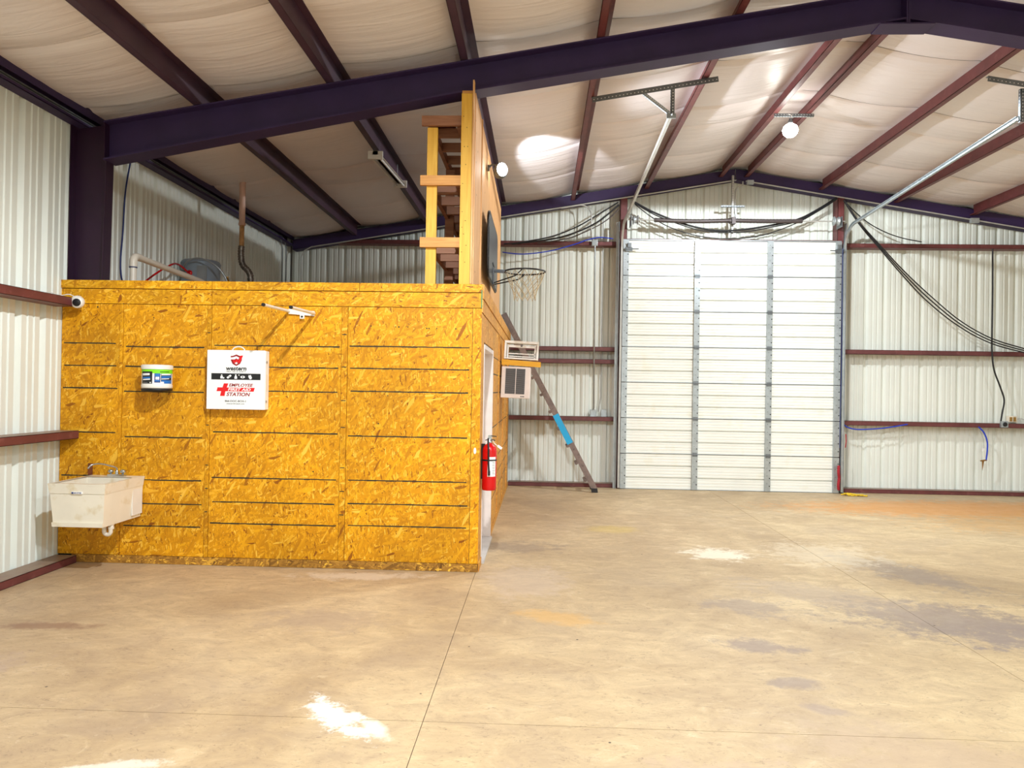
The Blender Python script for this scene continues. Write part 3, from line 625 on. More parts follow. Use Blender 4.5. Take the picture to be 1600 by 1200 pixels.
# torsion springs on the shaft over the door
SY = 12.16
ts = empty('torsion_spring_assembly', (3.14, SY, 4.42), 'dark torsion springs on a thin shaft above the big door', 'door spring')
MB().tube([(1.37, SY, 4.43), (3.14, SY, 4.425), (4.90, SY, 4.43)], 0.011, 8).build('shaft', M['conduit'], ts)
def coil(x0, x1, sag):
    pts = [];
    for i in range(41):
        t = i / 40; pts.append((x0 + (x1 - x0) * t, SY, 4.425 - sag * math.sin(math.pi * t) + 0.004))
    rs = [0.034 + 0.003 * (i % 2) for i in range(41)]
    return MB().tube(pts, rs, 10)
coil(1.82, 3.06, 0.016).build('spring', M['spring'], ts); coil(3.14, 4.21, 0.006).build('spring', M['spring'], ts)
for x, s in ((1.47, 1), (4.80, -1)):
    MB().lathe([(0.02, 0), (0.075, 0.004), (0.075, 0.012), (0.055, 0.02), (0.055, 0.07), (0.075, 0.078), (0.075, 0.086), (0.02, 0.09)], (x, SY, 4.43), (s, 0, 0), 20).build('cable_drum', M['galv'], ts)
    MB().box(x - s * 0.03 - 0.004, x - s * 0.03 + 0.004, SY - 0.06, 12.33, 4.33, 4.50).build('end_bearing_plate', M['galv_dark'], ts)
MB().box(3.07, 3.13, SY - 0.05, SY + 0.05, 4.37, 4.48).lathe([(0.045, 0), (0.045, 0.03)], (3.06, SY, 4.425), (-1, 0, 0), 14).build('spring_anchor', M['spring'], ts)
cb_ = empty('spring_centre_bracket', (3.11, 12.2, 4.15), 'galvanised perforated upright and cross strap above the middle of the big door', 'bracket')
perforated((3.09, SY + 0.08, 4.17), (3.09, SY + 0.08, zb(3.09) - 0.02), (0.035, 0, 0), (0, 0.035, 0), 26, 'upright', cb_, 'conduit', 'dark_hole', 0.005)
perforated((2.91, SY + 0.06, 4.665), (3.30, SY + 0.06, 4.665), (0, 0, 0.03), (0, 0.03, 0), 9, 'cross_strap', cb_, 'galv_dark', 'white_print', 0.006)
perforated((3.13, SY + 0.06, 4.655), (3.15, SY + 0.06, 4.46), (0.03, 0, 0), (0, 0.03, 0), 6, 'drop_strap', cb_, 'galv', 'dark_hole', 0.005)

# top brackets and bits at the door corners
for x, s, lb in ((1.43, 1, 'greenish steel top roller bracket at the upper left door corner'), (4.84, -1, 'steel top roller bracket at the upper right door corner')):
    b = MB().box(x - 0.06, x + 0.05, DY - 0.075, DY - 0.046, 3.93, 3.99).box(x - 0.03, x + 0.03, DY - 0.09, DY - 0.046, 3.99, 4.06).tube([(x - s * 0.05, DY - 0.08, 3.96), (x + s * 0.15, DY - 0.08, 3.965)], 0.009, 8)
    b.lathe([(0.025, 0), (0.025, 0.015)], (x - s * 0.06, DY - 0.08, 3.96), (-s, 0, 0), 12)
    b.build('roller_bracket', M['galv_dark'], label=lb, cat='bracket')
# ---------------------------------------------------------------- board office
def stamped(parent, x0, x1, zs, y=None, x=None):
    """ragged printed ink lines across a sheet"""
    rnd = random.Random(int(abs(x0) * 1000)); m = MB()
    for z, in [(q,) for q in zs]:
        a = x0 + 0.012 + rnd.random() * 0.02; end = x1 - 0.01 - rnd.random() * 0.03
        while a < end:
            b = min(end, a + 0.05 + rnd.random() * 0.06); h = 0.0042 + rnd.random() * 0.0022; zz = z + rnd.uniform(-0.0012, 0.0012)
            if y is not None: m.box(a, b, y - 0.0007, y, zz - h, zz + h)
            else: m.box(x, x + 0.0007, a, b, zz - h, zz + h)
            a = b
    m.build('stamped_line', M['ink'], parent)
of = MB().box(XL + 0.005, XR - 0.014, YB + 0.013, YB + 0.10, 0.0, 2.545).build('wall_office_front', M['ink'], kind='structure')
ZS = {'a': [1.982, 1.779, 1.576, 1.176, 0.783], 'b': [1.956, 1.777, 1.551, 1.141, 0.755, 0.541, 0.339],
      'c': [1.979, 1.787, 1.573, 1.200, 0.790, 0.572, 0.380], 'd': [1.988, 1.791, 1.586, 1.186, 0.792, 0.583, 0.388]}
for (x0, x1, k) in ((XL + 0.006, -3.812, 'a'), (-3.776, -3.008, 'b'), (-2.964, -1.786, 'c'), (-1.726, -0.612, 'd')):
    s = MB().box(x0, x1, YB, YB + 0.012, 0.074, 2.338).build('osb_sheet', M['osb'], of); stamped(s, x0, x1, ZS[k], y=YB)
for (x0, x1) in ((-3.808, -3.780), (-3.004, -2.968), (-1.782, -1.730), (-0.608, XR - 0.002)):
    s = MB().box(x0, x1, YB - 0.004, YB + 0.012, 0.074, 2.338).build('osb_strip', M['osb'], of)
    if x1 > -3.5 and x1 < -1:
        m = MB()
        for z in (2.09, 1.80, 1.50, 1.26, 0.90, 0.69, 0.48): m.box(x0 + 0.004, x1 - 0.006, YB - 0.0047, YB - 0.004, z - 0.004, z + 0.004)
        m.build('stamped_line', M['ink'], s)
for (x0, x1) in ((XL - 0.0, -2.966), (-2.962, XR - 0.001)):
    MB().box(x0, x1, YB - 0.006, YB + 0.012, 2.343, 2.474).build('osb_fascia_board', M['osb_h'], of)
for (x0, x1) in ((XL - 0.012 + 0.0, -2.966), (-2.962, -1.63), (-1.626, XR)):
    MB().box(x0, x1, YB - 0.016, YB + 0.012, 2.480, 2.552).build('osb_fascia_board', M['osb_h'], of)
for (x0, x1) in ((XL + 0.14, -2.40), (-2.396, -0.533)):
    MB().box(x0, x1, YB - 0.008, YB + 0.012, 0.002, 0.071).build('osb_base_board', M['osb_dirty'], of)
m = MB()
for (px, z) in ((-1.52, 2.17), (-1.30, 2.165), (-1.27, 2.165), (-1.19, 2.165), (-1.02, 2.155), (-1.0, 2.155), (-0.93, 2.155), (-0.76, 2.155), (-3.22, 0.62), (-3.29, 0.585), (-1.93, 2.225), (-0.64, 1.72), (-2.02, 0.86),
                (-4.02, 2.31), (-3.50, 2.22), (-1.36, 1.55), (-1.44, 1.30), (-2.45, 1.86)):
    m.prism(arc((px, YB - 0.0002, z), (1, 0, 0), (0, 0, 1), random.uniform(0.005, 0.009), 0, 300, 5), (0, -0.0012, 0))
o = m.build('nail_hole', M['ink'], of, kind='stuff')
MB().prism(arc((-0.572, YB - 0.0045, 1.075), (0.55, 0, 0), (0, 0, 1.3), 0.022, 0, 330, 11), (0, -0.001, 0)).build('white_paint_spot', M['white_print'], of)
MB().box(XR - 0.006, XR + 0.002, YB - 0.018, YB - 0.0165, 2.34, 2.50).build('green_tape', M['green_tape'], of)
# side of the office
os_ = MB().box(XR - 0.10, XR - 0.013, YB + 0.012, 6.84, 0.0, 2.50).box(XR - 0.10, XR - 0.013, 8.05, YW - 0.21, 0.0, 2.50).box(XR - 0.10, XR - 0.013, 6.84, 8.05, 2.02, 2.50).build('wall_office_side', M['ink'], kind='structure')
ZR = [1.98, 1.79, 1.58, 1.19, 0.79, 0.58, 0.39]
for (y0, y1, z0, z1) in ((YB + 0.002, 6.836, 0.075, 2.30), (8.053, 9.24, 0.075, 2.30), (9.25, 10.465, 0.075, 2.30), (10.475, 11.69, 0.075, 2.30), (11.70, YW - 0.22, 0.075, 2.30)):
    s = MB().box(XR - 0.012, XR, y0, y1, z0, z1).build('osb_sheet', M['osb_side'], os_)
    if y1 > 7: stamped(s, y0, y1, ZR, x=XR)
for (y0, y1) in ((6.84, 7.44), (7.445, 8.05)): MB().box(XR - 0.012, XR, y0, y1, 2.06, 2.30).build('osb_sheet', M['osb_side'], os_)
for y in (9.20, 10.42, 11.65): MB().box(XR, XR + 0.01, y, y + 0.05, 0.075, 2.30).build('osb_strip', M['osb_side'], os_)
for (y0, y1) in ((YB + 0.0, 8.05), (8.055, 10.5), (10.505, YW - 0.22)):
    MB().box(XR - 0.002, XR + 0.008, y0, y1, 2.305, 2.42).build('osb_fascia_board', M['osb_side'], os_)
    MB().box(XR - 0.002, XR + 0.018, y0, y1, 2.425, 2.552).build('osb_fascia_board', M['osb_side'], os_)
for (y0, y1) in ((YB + 0.014, 6.82), (8.07, YW - 0.22)): MB().box(XR, XR + 0.008, y0, y1, 0.0, 0.072).build('osb_base_board', M['osb_side'], os_)
# office doorway
d2 = MB().box(XR - 0.125, XR - 0.085, 6.88, 8.0, 0.03, 2.0).build('door_2', M['white_trim'], kind='structure')
MB().box(XR - 0.12, XR + 0.012, 8.0, 8.045, 0.0, 2.04).build('door_jamb', M['white_trim'], d2)
MB().box(XR - 0.12, XR + 0.006, 6.845, 6.88, 0.0, 2.04).build('door_jamb', M['white_trim'], d2)
MB().box(XR - 0.12, XR + 0.008, 6.88, 8.0, 2.0, 2.04).build('door_head', M['white_trim'], d2)
MB().box(XR - 0.12, XR + 0.03, 6.86, 8.03, 0.0, 0.022).build('threshold', M['threshold'], d2)
kn = MB().lathe([(0.0, 0), (0.012, 0), (0.012, 0.03), (0.028, 0.035), (0.03, 0.055), (0.0, 0.066)], (XR - 0.085, 6.97, 0.98), (1, 0, 0), 14).build('door_knob', M['chrome'], d2)
# loft deck
MB().box(XL + 0.02, XR - 0.11, YB + 0.11, 6.59, 2.36, 2.40).box(XL + 0.30, XR - 0.11, 6.59, 6.80, 2.36, 2.40).box(XL + 0.02, XR - 0.11, 6.80, YW - 0.22, 2.36, 2.40).build('loft_floor', M['plywood'], kind='structure')
# ---------------------------------------------------------------- stud wall standing on the office, facing the basketball side
uw = empty('wall_loft', (-0.67, 8.6, 2.40), kind='structure')
SX = -0.612
for k, y in enumerate((YB + 0.004, 6.95, 7.36, 7.76, 8.17, 8.58, 8.98, 9.39, 9.80, 10.20, 10.62)):
    o = MB().box(SX - 0.130, SX - 0.034, y, y + 0.038, 2.555 if k == 0 else 2.445, 4.255).build('stud', M['pine'] if k == 0 else M['pine_dim'], uw)
    if k == 0:
        m = MB()
        for (dx, z) in ((0.02, 4.05), (0.05, 3.95), (0.03, 3.78), (0.06, 3.78), (0.045, 3.62), (0.02, 3.45), (0.02, 3.2), (0.05, 3.12), (0.02, 3.06), (0.035, 3.0), (0.06, 2.9), (0.02, 2.84), (0.05, 2.75)):
            m.prism(arc((SX - 0.13 + dx, y - 0.0002, z), (1, 0, 0), (0, 0, 1), 0.004, 0, 300, 5), (0, -0.001, 0))
        m.build('nail_head', M['dark_hole'], o)
MB().box(SX - 0.130, SX - 0.034, YB + 0.045, 10.66, 2.402, 2.440).build('bottom_plate', M['pine_h'], uw)
MB().box(SX - 0.130, SX - 0.034, YB + 0.045, 10.66, 4.258, 4.296).build('top_plate', M['pine_h'], uw)
for (y0, y1, zt) in ((YB - 0.01, 6.60, 4.37), (6.603, 7.28, 4.285), (7.286, 8.50, 4.28), (8.507, 9.72, 4.27), (9.727, 10.80, 4.26)):
    MB().box(SX - 0.030, SX - (0.008 if y0 > 6.6 else 0.016), y0, y1, 2.556, zt).build('plywood_sheet', M['plywood'], uw)
MB().box(SX - 0.008, SX + 0.002, 7.265, 7.30, 2.556, 4.29).build('plywood_batten', M['plywood'], uw)
# ---------------------------------------------------------------- timber storage rack on the loft
rk = empty('timber_rack', (-0.95, 8.0, 2.40), 'three-tier rough timber rack on the loft beside the stud wall', 'rack')
MB().box(-1.062, -0.968, YB + 0.12, YB + 0.16, 2.402, 3.99).build('post', M['pine'], rk)
for y in (7.95, 9.55): MB().box(-1.062, -0.968, y, y + 0.04, 2.402, 3.99).build('post', M['pine_dim'], rk)
for y in (9.59,): MB().box(-0.86, -0.79, y - 0.04, y, 2.402, 3.99).build('post', M['pine_dim'], rk)
for zt, x0 in ((4.085, -1.11), (3.545, -1.115), (2.985, -1.11)):
    MB().box(x0, -0.748, YB + 0.08, YB + 0.118, zt - 0.088, zt).build('cross_board', M['pine_h'] if zt < 4 else M['pine_dim'], rk)
    for x in (-1.06, -0.80): MB().box(x, x + 0.038, YB + 0.165, 9.5, zt - 0.09, zt - 0.002).build('side_rail', M['pine_dim'], rk)
    for k in range(7):
        y = 6.93 + k * 0.41
        MB().box(-1.02, -0.805, y, y + 0.038, zt - 0.088, zt - 0.004).build('cross_board', M['pine_dim'], rk)
o = MB().box(-1.10, -0.84, 6.72, 6.98, 4.088, 4.125).build('timber_offcut', M['maroon'], label='reddish timber offcut lying on top of the loft rack', cat='board')

# ---------------------------------------------------------------- basketball hoop
bh = empty('basketball_hoop', (-0.56, 8.15, 2.78), 'basketball hoop with dark backboard and white net on the plywood loft wall', 'basketball hoop')
BX = -0.572
def rr_poly(y0, y1, z0, z1, r, x):
    P = []
    for (cy, cz, a0) in ((y1 - r, z1 - r, 0), (y0 + r, z1 - r, 90), (y0 + r, z0 + r, 180), (y1 - r, z0 + r, 270)):
        P += arc((x, cy, cz), (0, 1, 0), (0, 0, 1), r, a0, a0 + 90, 4)
    return P
MB().prism(rr_poly(7.50, 8.85, 2.79, 3.44, 0.10, BX), (0.028, 0, 0)).build('backboard', M['board_grey'], bh)
m = MB(); P1 = rr_poly(7.485, 8.865, 2.775, 3.455, 0.11, BX + 0.015); m.tube(P1, 0.014, 6, closed=True); m.build('board_rim', M['black_metal'], bh)
m = MB().box(BX + 0.045, BX + 0.05, 8.02, 8.32, 3.02, 3.022)
MB().box(BX + 0.029, BX + 0.036, 8.0, 8.30, 2.98, 3.0).build('target_line', M['black'], bh)
RC = Vector((-0.19, 8.15, 2.925)); RR = 0.222
MB().tube(arc(RC, (1, 0, 0), (0, 1, 0), RR, 0, 348.75, 31), 0.009, 8, closed=True).build('rim', M['black_metal'], bh)
m = MB().box(BX + 0.030, BX + 0.042, 8.07, 8.23, 2.77, 2.96)
m.obox((BX + 0.04, 8.10, 2.93), (RC.x - RR + 0.01, 8.10, 2.925), (0, 0.012, 0), (0, 0, 0.010)); m.obox((BX + 0.04, 8.20, 2.93), (RC.x - RR + 0.01, 8.20, 2.925), (0, 0.012, 0), (0, 0, 0.010))
m.tube([(BX + 0.04, 8.09, 2.79), (RC.x - 0.10, 8.0, 2.86), (RC.x - 0.03, RC.y - RR + 0.01, 2.918)], 0.007, 6)
m.tube([(BX + 0.04, 8.21, 2.79), (RC.x - 0.08, 8.30, 2.86), (RC.x - 0.02, RC.y + RR - 0.01, 2.918)], 0.007, 6)
m.build('rim_bracket', M['black_metal'], bh)
m = MB(); K = 12; rows = [(0.218, 0.0), (0.195, -0.075), (0.165, -0.14), (0.140, -0.20), (0.122, -0.26), (0.120, -0.31)]
def npt(i, j, rnd=random.Random(3)):
    r, z = rows[i]; a = 2 * math.pi * (j + 0.5 * (i % 2)) / K; return RC + Vector((r * math.cos(a), r * math.sin(a), z - 0.008 * math.sin(3 * a)))
for i in range(5):
    for j in range(K):
        if i % 2 == 0: e1, e2 = npt(i + 1, j), npt(i + 1, j - 1)
        else: e1, e2 = npt(i + 1, j), npt(i + 1, j + 1)
        p0 = npt(i, j); m.tube([p0, (p0 + e1) / 2 + Vector((0, 0, -0.003)), e1], 0.0042, 4); m.tube([p0, (p0 + e2) / 2 + Vector((0, 0, -0.003)), e2], 0.0042, 4)
m.build('net', M['net'], bh)

# ---------------------------------------------------------------- window air conditioners and their board
ac = empty('window_air_conditioner', (-0.33, 9.75, 1.50), 'lower beige window air conditioner with louvred side, below the yellow board', 'air conditioner')
rx = Matrix.Rotation(math.radians(1.8), 4, 'Y')
def TR(m, c, rot):
    c = V(c); m.v = [tuple(c + (rot @ (V(q) - c).to_4d()).to_3d()) if False else tuple(c + rot.to_3x3() @ (V(q) - c)) for q in m.v]; return m
AC0, AC1, AZ0, AZ1, AY0, AY1 = -0.515, -0.135, 1.505, 1.915, 9.60, 10.15
c_ = ((AC0 + AC1) / 2, 9.85, (AZ0 + AZ1) / 2)
TR(MB().box(AC0, AC1, AY0, AY1, AZ0, AZ1), c_, rx).build('housing', M['white_trim'], ac, bevel=0.01)
for k, (xa, xb) in enumerate(((AC0 + 0.055, (AC0 + AC1) / 2 - 0.004), ((AC0 + AC1) / 2 + 0.004, AC1 - 0.07))):
    TR(MB().box(xa, xb, AY0 - 0.002, AY0 - 0.0005, AZ0 + 0.055, AZ1 - 0.025), c_, rx).build('grille_back', M['dark_hole'], ac)
    m = MB(); n = 26
    for i in range(n):
        z = AZ0 + 0.058 + (AZ1 - AZ0 - 0.086) * (i + 0.5) / n; m.obox((xa, AY0 - 0.005, z), (xb, AY0 - 0.005, z), (0, 0.003, 0.0016), (0, 0, 0.0028))
    TR(m, c_, rx).build('louvre', M['louver'], ac)
TR(MB().box((AC0 + AC1) / 2 - 0.004, (AC0 + AC1) / 2 + 0.004, AY0 - 0.012, AY0 - 0.0005, AZ0 + 0.05, AZ1 - 0.02), c_, rx).build('grille_bar', M['white_trim'], ac)
m = MB()
for i in range(3): m.box(AC1 - 0.12 + i * 0.018, AC1 - 0.108 + i * 0.018, AY0 - 0.002, AY0 - 0.0006, AZ0 + 0.018, AZ0 + 0.032)
TR(m, c_, rx).build('badge', M['black_print'], ac)
bd = MB().obox((-0.512, 9.62, 1.975), (0.0, 9.62, 1.945), (0, 0.019, 0), (0.0, 0, 0.034)).obox((-0.512, 9.9, 2.00), (0.0, 9.9, 1.972), (0, 0.27, 0), (0.0, 0, 0.008)).build('support_board', M['shelf_wood'], label='yellow timber shelf board between the two window air conditioner boxes', cat='board')
at_ = empty('window_unit_frame', (-0.26, 9.75, 2.01), 'upper white open frame of a window unit standing on the yellow board', 'air conditioner')
F0, F1, G0, G1 = -0.478, -0.032, 2.012, 2.25; fy = 9.63
c2 = ((F0 + F1) / 2, fy, (G0 + G1) / 2); rx2 = Matrix.Rotation(math.radians(2.5), 4, 'Y')
def bar(x0, x1, z0, z1, y0, y1, nm, mt='white_paint'): return TR(MB().box(x0, x1, y0, y1, z0, z1), c2, rx2).build(nm, M[mt], at_)
bar(F0, F1, G1 - 0.030, G1, fy - 0.02, fy + 0.22, 'top_rail'); bar(F0, F1, G0, G0 + 0.018, fy - 0.02, fy + 0.22, 'bottom_rail')
bar(F0, F0 + 0.026, G0 + 0.02, G1 - 0.032, fy - 0.02, fy + 0.22, 'side_rail'); bar(F1 - 0.026, F1, G0 + 0.02, G1 - 0.032, fy - 0.02, fy + 0.22, 'side_rail')
bar(F0 + 0.05, F1 - 0.05, G1 - 0.085, G1 - 0.055, fy, fy + 0.02, 'inner_bar'); bar(F0 + 0.05, F1 - 0.04, G0 + 0.065, G0 + 0.078, fy, fy + 0.02, 'inner_bar'); bar(F0 + 0.05, F1 - 0.04, G0 + 0.03, G0 + 0.042, fy, fy + 0.02, 'inner_bar')
bar(F0 + 0.036, F0 + 0.054, G0 + 0.02, G1 - 0.05, fy, fy + 0.02, 'inner_bar'); bar(F1 - 0.054, F1 - 0.036, G0 + 0.02, G1 - 0.05, fy, fy + 0.02, 'inner_bar')
bar((F0 + F1) / 2 - 0.015, (F0 + F1) / 2 + 0.01, G1 - 0.075, G1 - 0.040, fy - 0.008, fy, 'latch', 'louver')

# ---------------------------------------------------------------- ladder leaning against the office side
ld = empty('ladder', (0.85, 11.95, 0.0), 'weathered grey ladder with a blue taped band leaning on the office top', 'ladder')
la = Vector((-0.505, 0, 2.63)); lb_ = Vector((0.885, 0, 0.022))
tip = Vector((-0.505 - 0.10, 0, 2.63 + 0.19)); dirv = (tip - lb_).normalized(); nrm = Vector((dirv.z, 0, -dirv.x))
def rail(y):
    return MB().obox(lb_ + Vector((0, y, 0.03)), tip + Vector((0, y, 0)), (0, 0.016, 0), nrm * 0.046)
rail(11.75).build('rail', M['ladder'], ld); rail(12.12).build('rail', M['ladder'], ld)
Ld = (tip - lb_).length
for i in range(9):
    c = lb_.lerp(tip, (0.22 + i * 0.305) / Ld)
    MB().obox(c + Vector((0, 11.766, 0)) - nrm * 0.035, c + Vector((0, 12.104, 0)) - nrm * 0.035, dirv * 0.016, nrm * 0.045).build('rung', M['ladder'], ld)
    c = c - nrm * 0.052
    MB().obox(c + Vector((0, 11.738, 0)), c + Vector((0, 11.766, 0)), dirv * 0.022, nrm * 0.016).build('rung_bracket', M['ladder'], ld)
a = lb_.lerp(tip, 0.268); b = lb_.lerp(tip, 0.43)
MB().obox(a + Vector((0, 11.75, 0)), b + Vector((0, 11.75, 0)), (0, 0.0185, 0), nrm * 0.0485).build('blue_tape_band', M['blue_paint'], ld)
MB().obox(lb_ + Vector((0.0, 11.75, -0.018)), lb_ + Vector((0, 11.75, 0.03)) + dirv * 0.02, (0, 0.02, 0), (0.05, 0, 0)).build('foot', M['black'], ld)
MB().obox(lb_ + Vector((0.0, 12.12, -0.018)), lb_ + Vector((0, 12.12, 0.03)) + dirv * 0.02, (0, 0.02, 0), (0.05, 0, 0)).build('foot', M['black'], ld)

# ---------------------------------------------------------------- fire extinguisher on the corner of the office
ex = empty('fire_extinguisher', (-0.456, 6.72, 0.70), 'red fire extinguisher with black hose strapped to the office corner', 'fire extinguisher')
EC = (-0.455, 6.72, 0.705)
MB().lathe([(0.058, 0), (0.064, 0.008), (0.066, 0.03), (0.066, 0.355), (0.062, 0.385), (0.048, 0.408), (0.026, 0.42), (0.022, 0.43)], EC, (0, 0, 1), 28).build('cylinder', M['red'], ex)
MB().lathe([(0.022, 0.43), (0.024, 0.445), (0.018, 0.45), (0.018, 0.475)], EC, (0, 0, 1), 14).box(EC[0] - 0.014, EC[0] + 0.014, EC[1] - 0.016, EC[1] + 0.016, EC[2] + 0.47, EC[2] + 0.50).build('valve', M['chrome'], ex)
MB().obox((EC[0] - 0.01, EC[1], EC[2] + 0.495), (EC[0] + 0.062, EC[1] + 0.01, EC[2] + 0.487), (0, 0.008, 0), (0, 0, 0.004)).obox((EC[0] - 0.01, EC[1], EC[2] + 0.462), (EC[0] + 0.05, EC[1] + 0.01, EC[2] + 0.452), (0, 0.008, 0), (0, 0, 0.004)) \
    .obox((EC[0], EC[1], EC[2] + 0.465), (EC[0] - 0.04, EC[1], EC[2] + 0.452), (0, 0.006, 0), (0, 0, 0.004)).build('handle', M['black_metal'], ex)
MB().tube(spline([(EC[0] - 0.012, EC[1] - 0.016, EC[2] + 0.47), (EC[0] - 0.010, EC[1] - 0.055, EC[2] + 0.45), (EC[0] - 0.004, EC[1] - 0.080, EC[2] + 0.38), (EC[0] - 0.002, EC[1] - 0.082, EC[2] + 0.25), (EC[0] + 0.004, EC[1] - 0.080, EC[2] + 0.17)]), 0.0085, 8).tube([(EC[0] + 0.004, EC[1] - 0.08, EC[2] + 0.18), (EC[0] + 0.004, EC[1] - 0.08, EC[2] + 0.14)], 0.011, 8).build('hose', M['black'], ex)
lab = []
for k in range(9):
    a = math.radians(-100 + 70 * k / 8); lab += [(EC[0] + 0.0668 * math.cos(a), EC[1] + 0.0668 * math.sin(a), EC[2] + 0.128), (EC[0] + 0.0668 * math.cos(a), EC[1] + 0.0668 * math.sin(a), EC[2] + 0.305)]
MB().add(lab, [(2 * i, 2 * i + 2, 2 * i + 3, 2 * i + 1) for i in range(8)], 0, True).build('label_sheet', M['white_print'], ex)
m = MB()
for r_ in range(9):
    z = EC[2] + 0.15 + r_ * 0.015; a = [math.radians(-62 + 3 * j) for j in range(8 if r_ % 2 else 9)]
    for j in range(len(a) - 1): m.add([(EC[0] + 0.0672 * math.cos(a[j]), EC[1] + 0.0672 * math.sin(a[j]), z), (EC[0] + 0.0672 * math.cos(a[j + 1]), EC[1] + 0.0672 * math.sin(a[j + 1]), z), (EC[0] + 0.0672 * math.cos(a[j + 1]), EC[1] + 0.0672 * math.sin(a[j + 1]), z + 0.004), (EC[0] + 0.0672 * math.cos(a[j]), EC[1] + 0.0672 * math.sin(a[j]), z + 0.004)], [(0, 1, 2, 3)])
m.build('label_print', M['louver'], ex)
MB().lathe([(0.0675, 0), (0.0675, 0.014)], (EC[0], EC[1], EC[2] + 0.268), (0, 0, 1), 24).build('strap', M['black'], ex)
MB().box(XR, EC[0] - 0.04, EC[1] - 0.02, EC[1] + 0.02, EC[2] + 0.10, EC[2] + 0.42).build('wall_bracket', M['black_metal'], ex)
MB().tube(spline([(EC[0] + 0.03, EC[1] - 0.01, EC[2] + 0.452), (EC[0] + 0.05, EC[1] - 0.01, EC[2] + 0.42), (EC[0] + 0.09, EC[1] - 0.01, EC[2] + 0.395)]), 0.0028, 5).obox((EC[0] + 0.075, EC[1] - 0.01, EC[2] + 0.405), (EC[0] + 0.112, EC[1] - 0.01, EC[2] + 0.378), (0, 0.001, 0), (0.006, 0, 0.009)).build('inspection_tag', M['white_print'], ex)

# ---------------------------------------------------------------- lettering helper
def text(s, width, height, loc, mat, parent, name='lettering', shear=0.0, offset=0.0):
    size = 0.05
    cu = bpy.data.curves.new(name, 'FONT'); cu.body = s; cu.size = size; cu.shear = shear; cu.offset = offset; cu.extrude = 0.0004; cu.resolution_u = 3
    t = bpy.data.objects.new(name, cu); col.objects.link(t)
    dg = bpy.context.evaluated_depsgraph_get(); me = bpy.data.meshes.new_from_object(t.evaluated_get(dg))
    bpy.data.objects.remove(t); me.name = name
    X = [v.co.x for v in me.vertices]; Yv = [v.co.y for v in me.vertices]
    kx = width / (max(X) - min(X)); ky = height / (max(Yv) - min(Yv)); cx = (max(X) + min(X)) / 2; cy = min(Yv)
    me.transform(Matrix(((kx, 0, 0, -kx * cx), (0, 0, -1, 0), (0, ky, 0, -ky * cy), (0, 0, 0, 1))))
    me.materials.clear(); me.materials.append(mat)
    o = bpy.data.objects.new(name, me); col.objects.link(o); o.parent = parent; o.location = V(loc) - WO[parent.name]; WO[o.name] = V(loc); return o
# ---------------------------------------------------------------- first aid cabinet
fa = empty('first_aid_cabinet', (-2.695, 6.48, 1.40), 'white employee first aid station cabinet with a top handle on the board wall', 'cabinet')
fx0, fx1, fz0, fz1, fy = -2.956, -2.434, 1.408, 1.932, 6.43
MB().box(fx0 + 0.02, fx1, fy + 0.012, 6.526, fz0, fz1 - 0.003).build('body', M['white_paint'], fa, bevel=0.004)
dr = MB().box(fx0, fx1 - 0.003, fy, fy + 0.011, fz0, fz1).build('door', M['white_paint'], fa, bevel=0.003)
MB().tube(arc((-2.695, fy + 0.05, fz1 - 0.006), (1, 0, 0), (0, 0, 0.72), 0.056, 5, 175, 12), 0.006, 8).build('handle', M['white_plastic'], fa)
for z in (1.83, 1.48): MB().box(fx1 - 0.004, fx1 + 0.004, fy + 0.02, fy + 0.05, z - 0.01, z + 0.01).build('hinge', M['galv'], fa)
FX = (fx0 + fx1) / 2; lay = [fy - 0.0004]
def flat(pts, mt, nm='print', d=0.0005): return MB().prism([(FX + x, lay[0], z) for x, z in pts], (0, -d, 0)).build(nm, M[mt], dr)
def sh(pts, mt): return flat([(0.002 + x * 0.98, 1.827 + z * 0.76) for x, z in pts], mt, 'shield_emblem')
sh([(0, 0.088), (0.032, 0.072), (0.052, 0.070), (0.050, 0.02), (0.034, -0.022), (0, -0.046), (-0.034, -0.022), (-0.050, 0.02), (-0.052, 0.070), (-0.032, 0.072)], 'darkred_print'); lay[0] -= 0.0006
sh([(-0.064, 0.050), (-0.030, 0.056), (0.0, 0.068), (0.026, 0.052), (0.018, 0.030), (0.0, 0.042), (-0.016, 0.030), (-0.05, 0.030)], 'white_print')
sh([(-0.005, -0.026), (0.005, -0.026), (0.005, -0.018), (0.013, -0.018), (0.013, -0.008), (0.005, -0.008), (0.005, 0.0), (-0.005, 0.0), (-0.005, -0.008), (-0.013, -0.008), (-0.013, -0.018), (-0.005, -0.018)], 'white_print'); lay[0] -= 0.0006
sh([(-0.034, 0.026), (-0.018, 0.026), (-0.012, 0.004), (-0.002, 0.034), (0.010, 0.034), (0.018, 0.006), (0.036, 0.074), (0.062, 0.078), (0.034, -0.008), (0.012, -0.008), (0.004, 0.010), (-0.004, -0.008), (-0.022, -0.008)], 'red_print')
lay[0] = fy - 0.0004; tq = fy - 0.0002
text('western', 0.184, 0.034, (FX + 0.002, tq, 1.752), M['black_print'], dr, shear=0.12, offset=0.0016)
text('FIRST AID & SAFETY', 0.176, 0.0105, (FX + 0.002, tq, 1.737), M['black_print'], dr, shear=0.1, offset=0.0006)
flat([(-0.220, 1.726), (0.222, 1.726), (0.222, 1.670), (-0.220, 1.670)], 'black_print', 'icon_bar')
lay[0] -= 0.0006; iz = 0.018
def disc(x, z, r, n=10, sxx=1.0, mt='white_print'): return flat([(x + sxx * r * math.cos(2 * math.pi * k / n), z + iz + r * math.sin(2 * math.pi * k / n)) for k in range(n)], mt, 'icon')
def ic(pts, mt='white_print'): return flat([(x, z + iz) for x, z in pts], mt, 'icon')
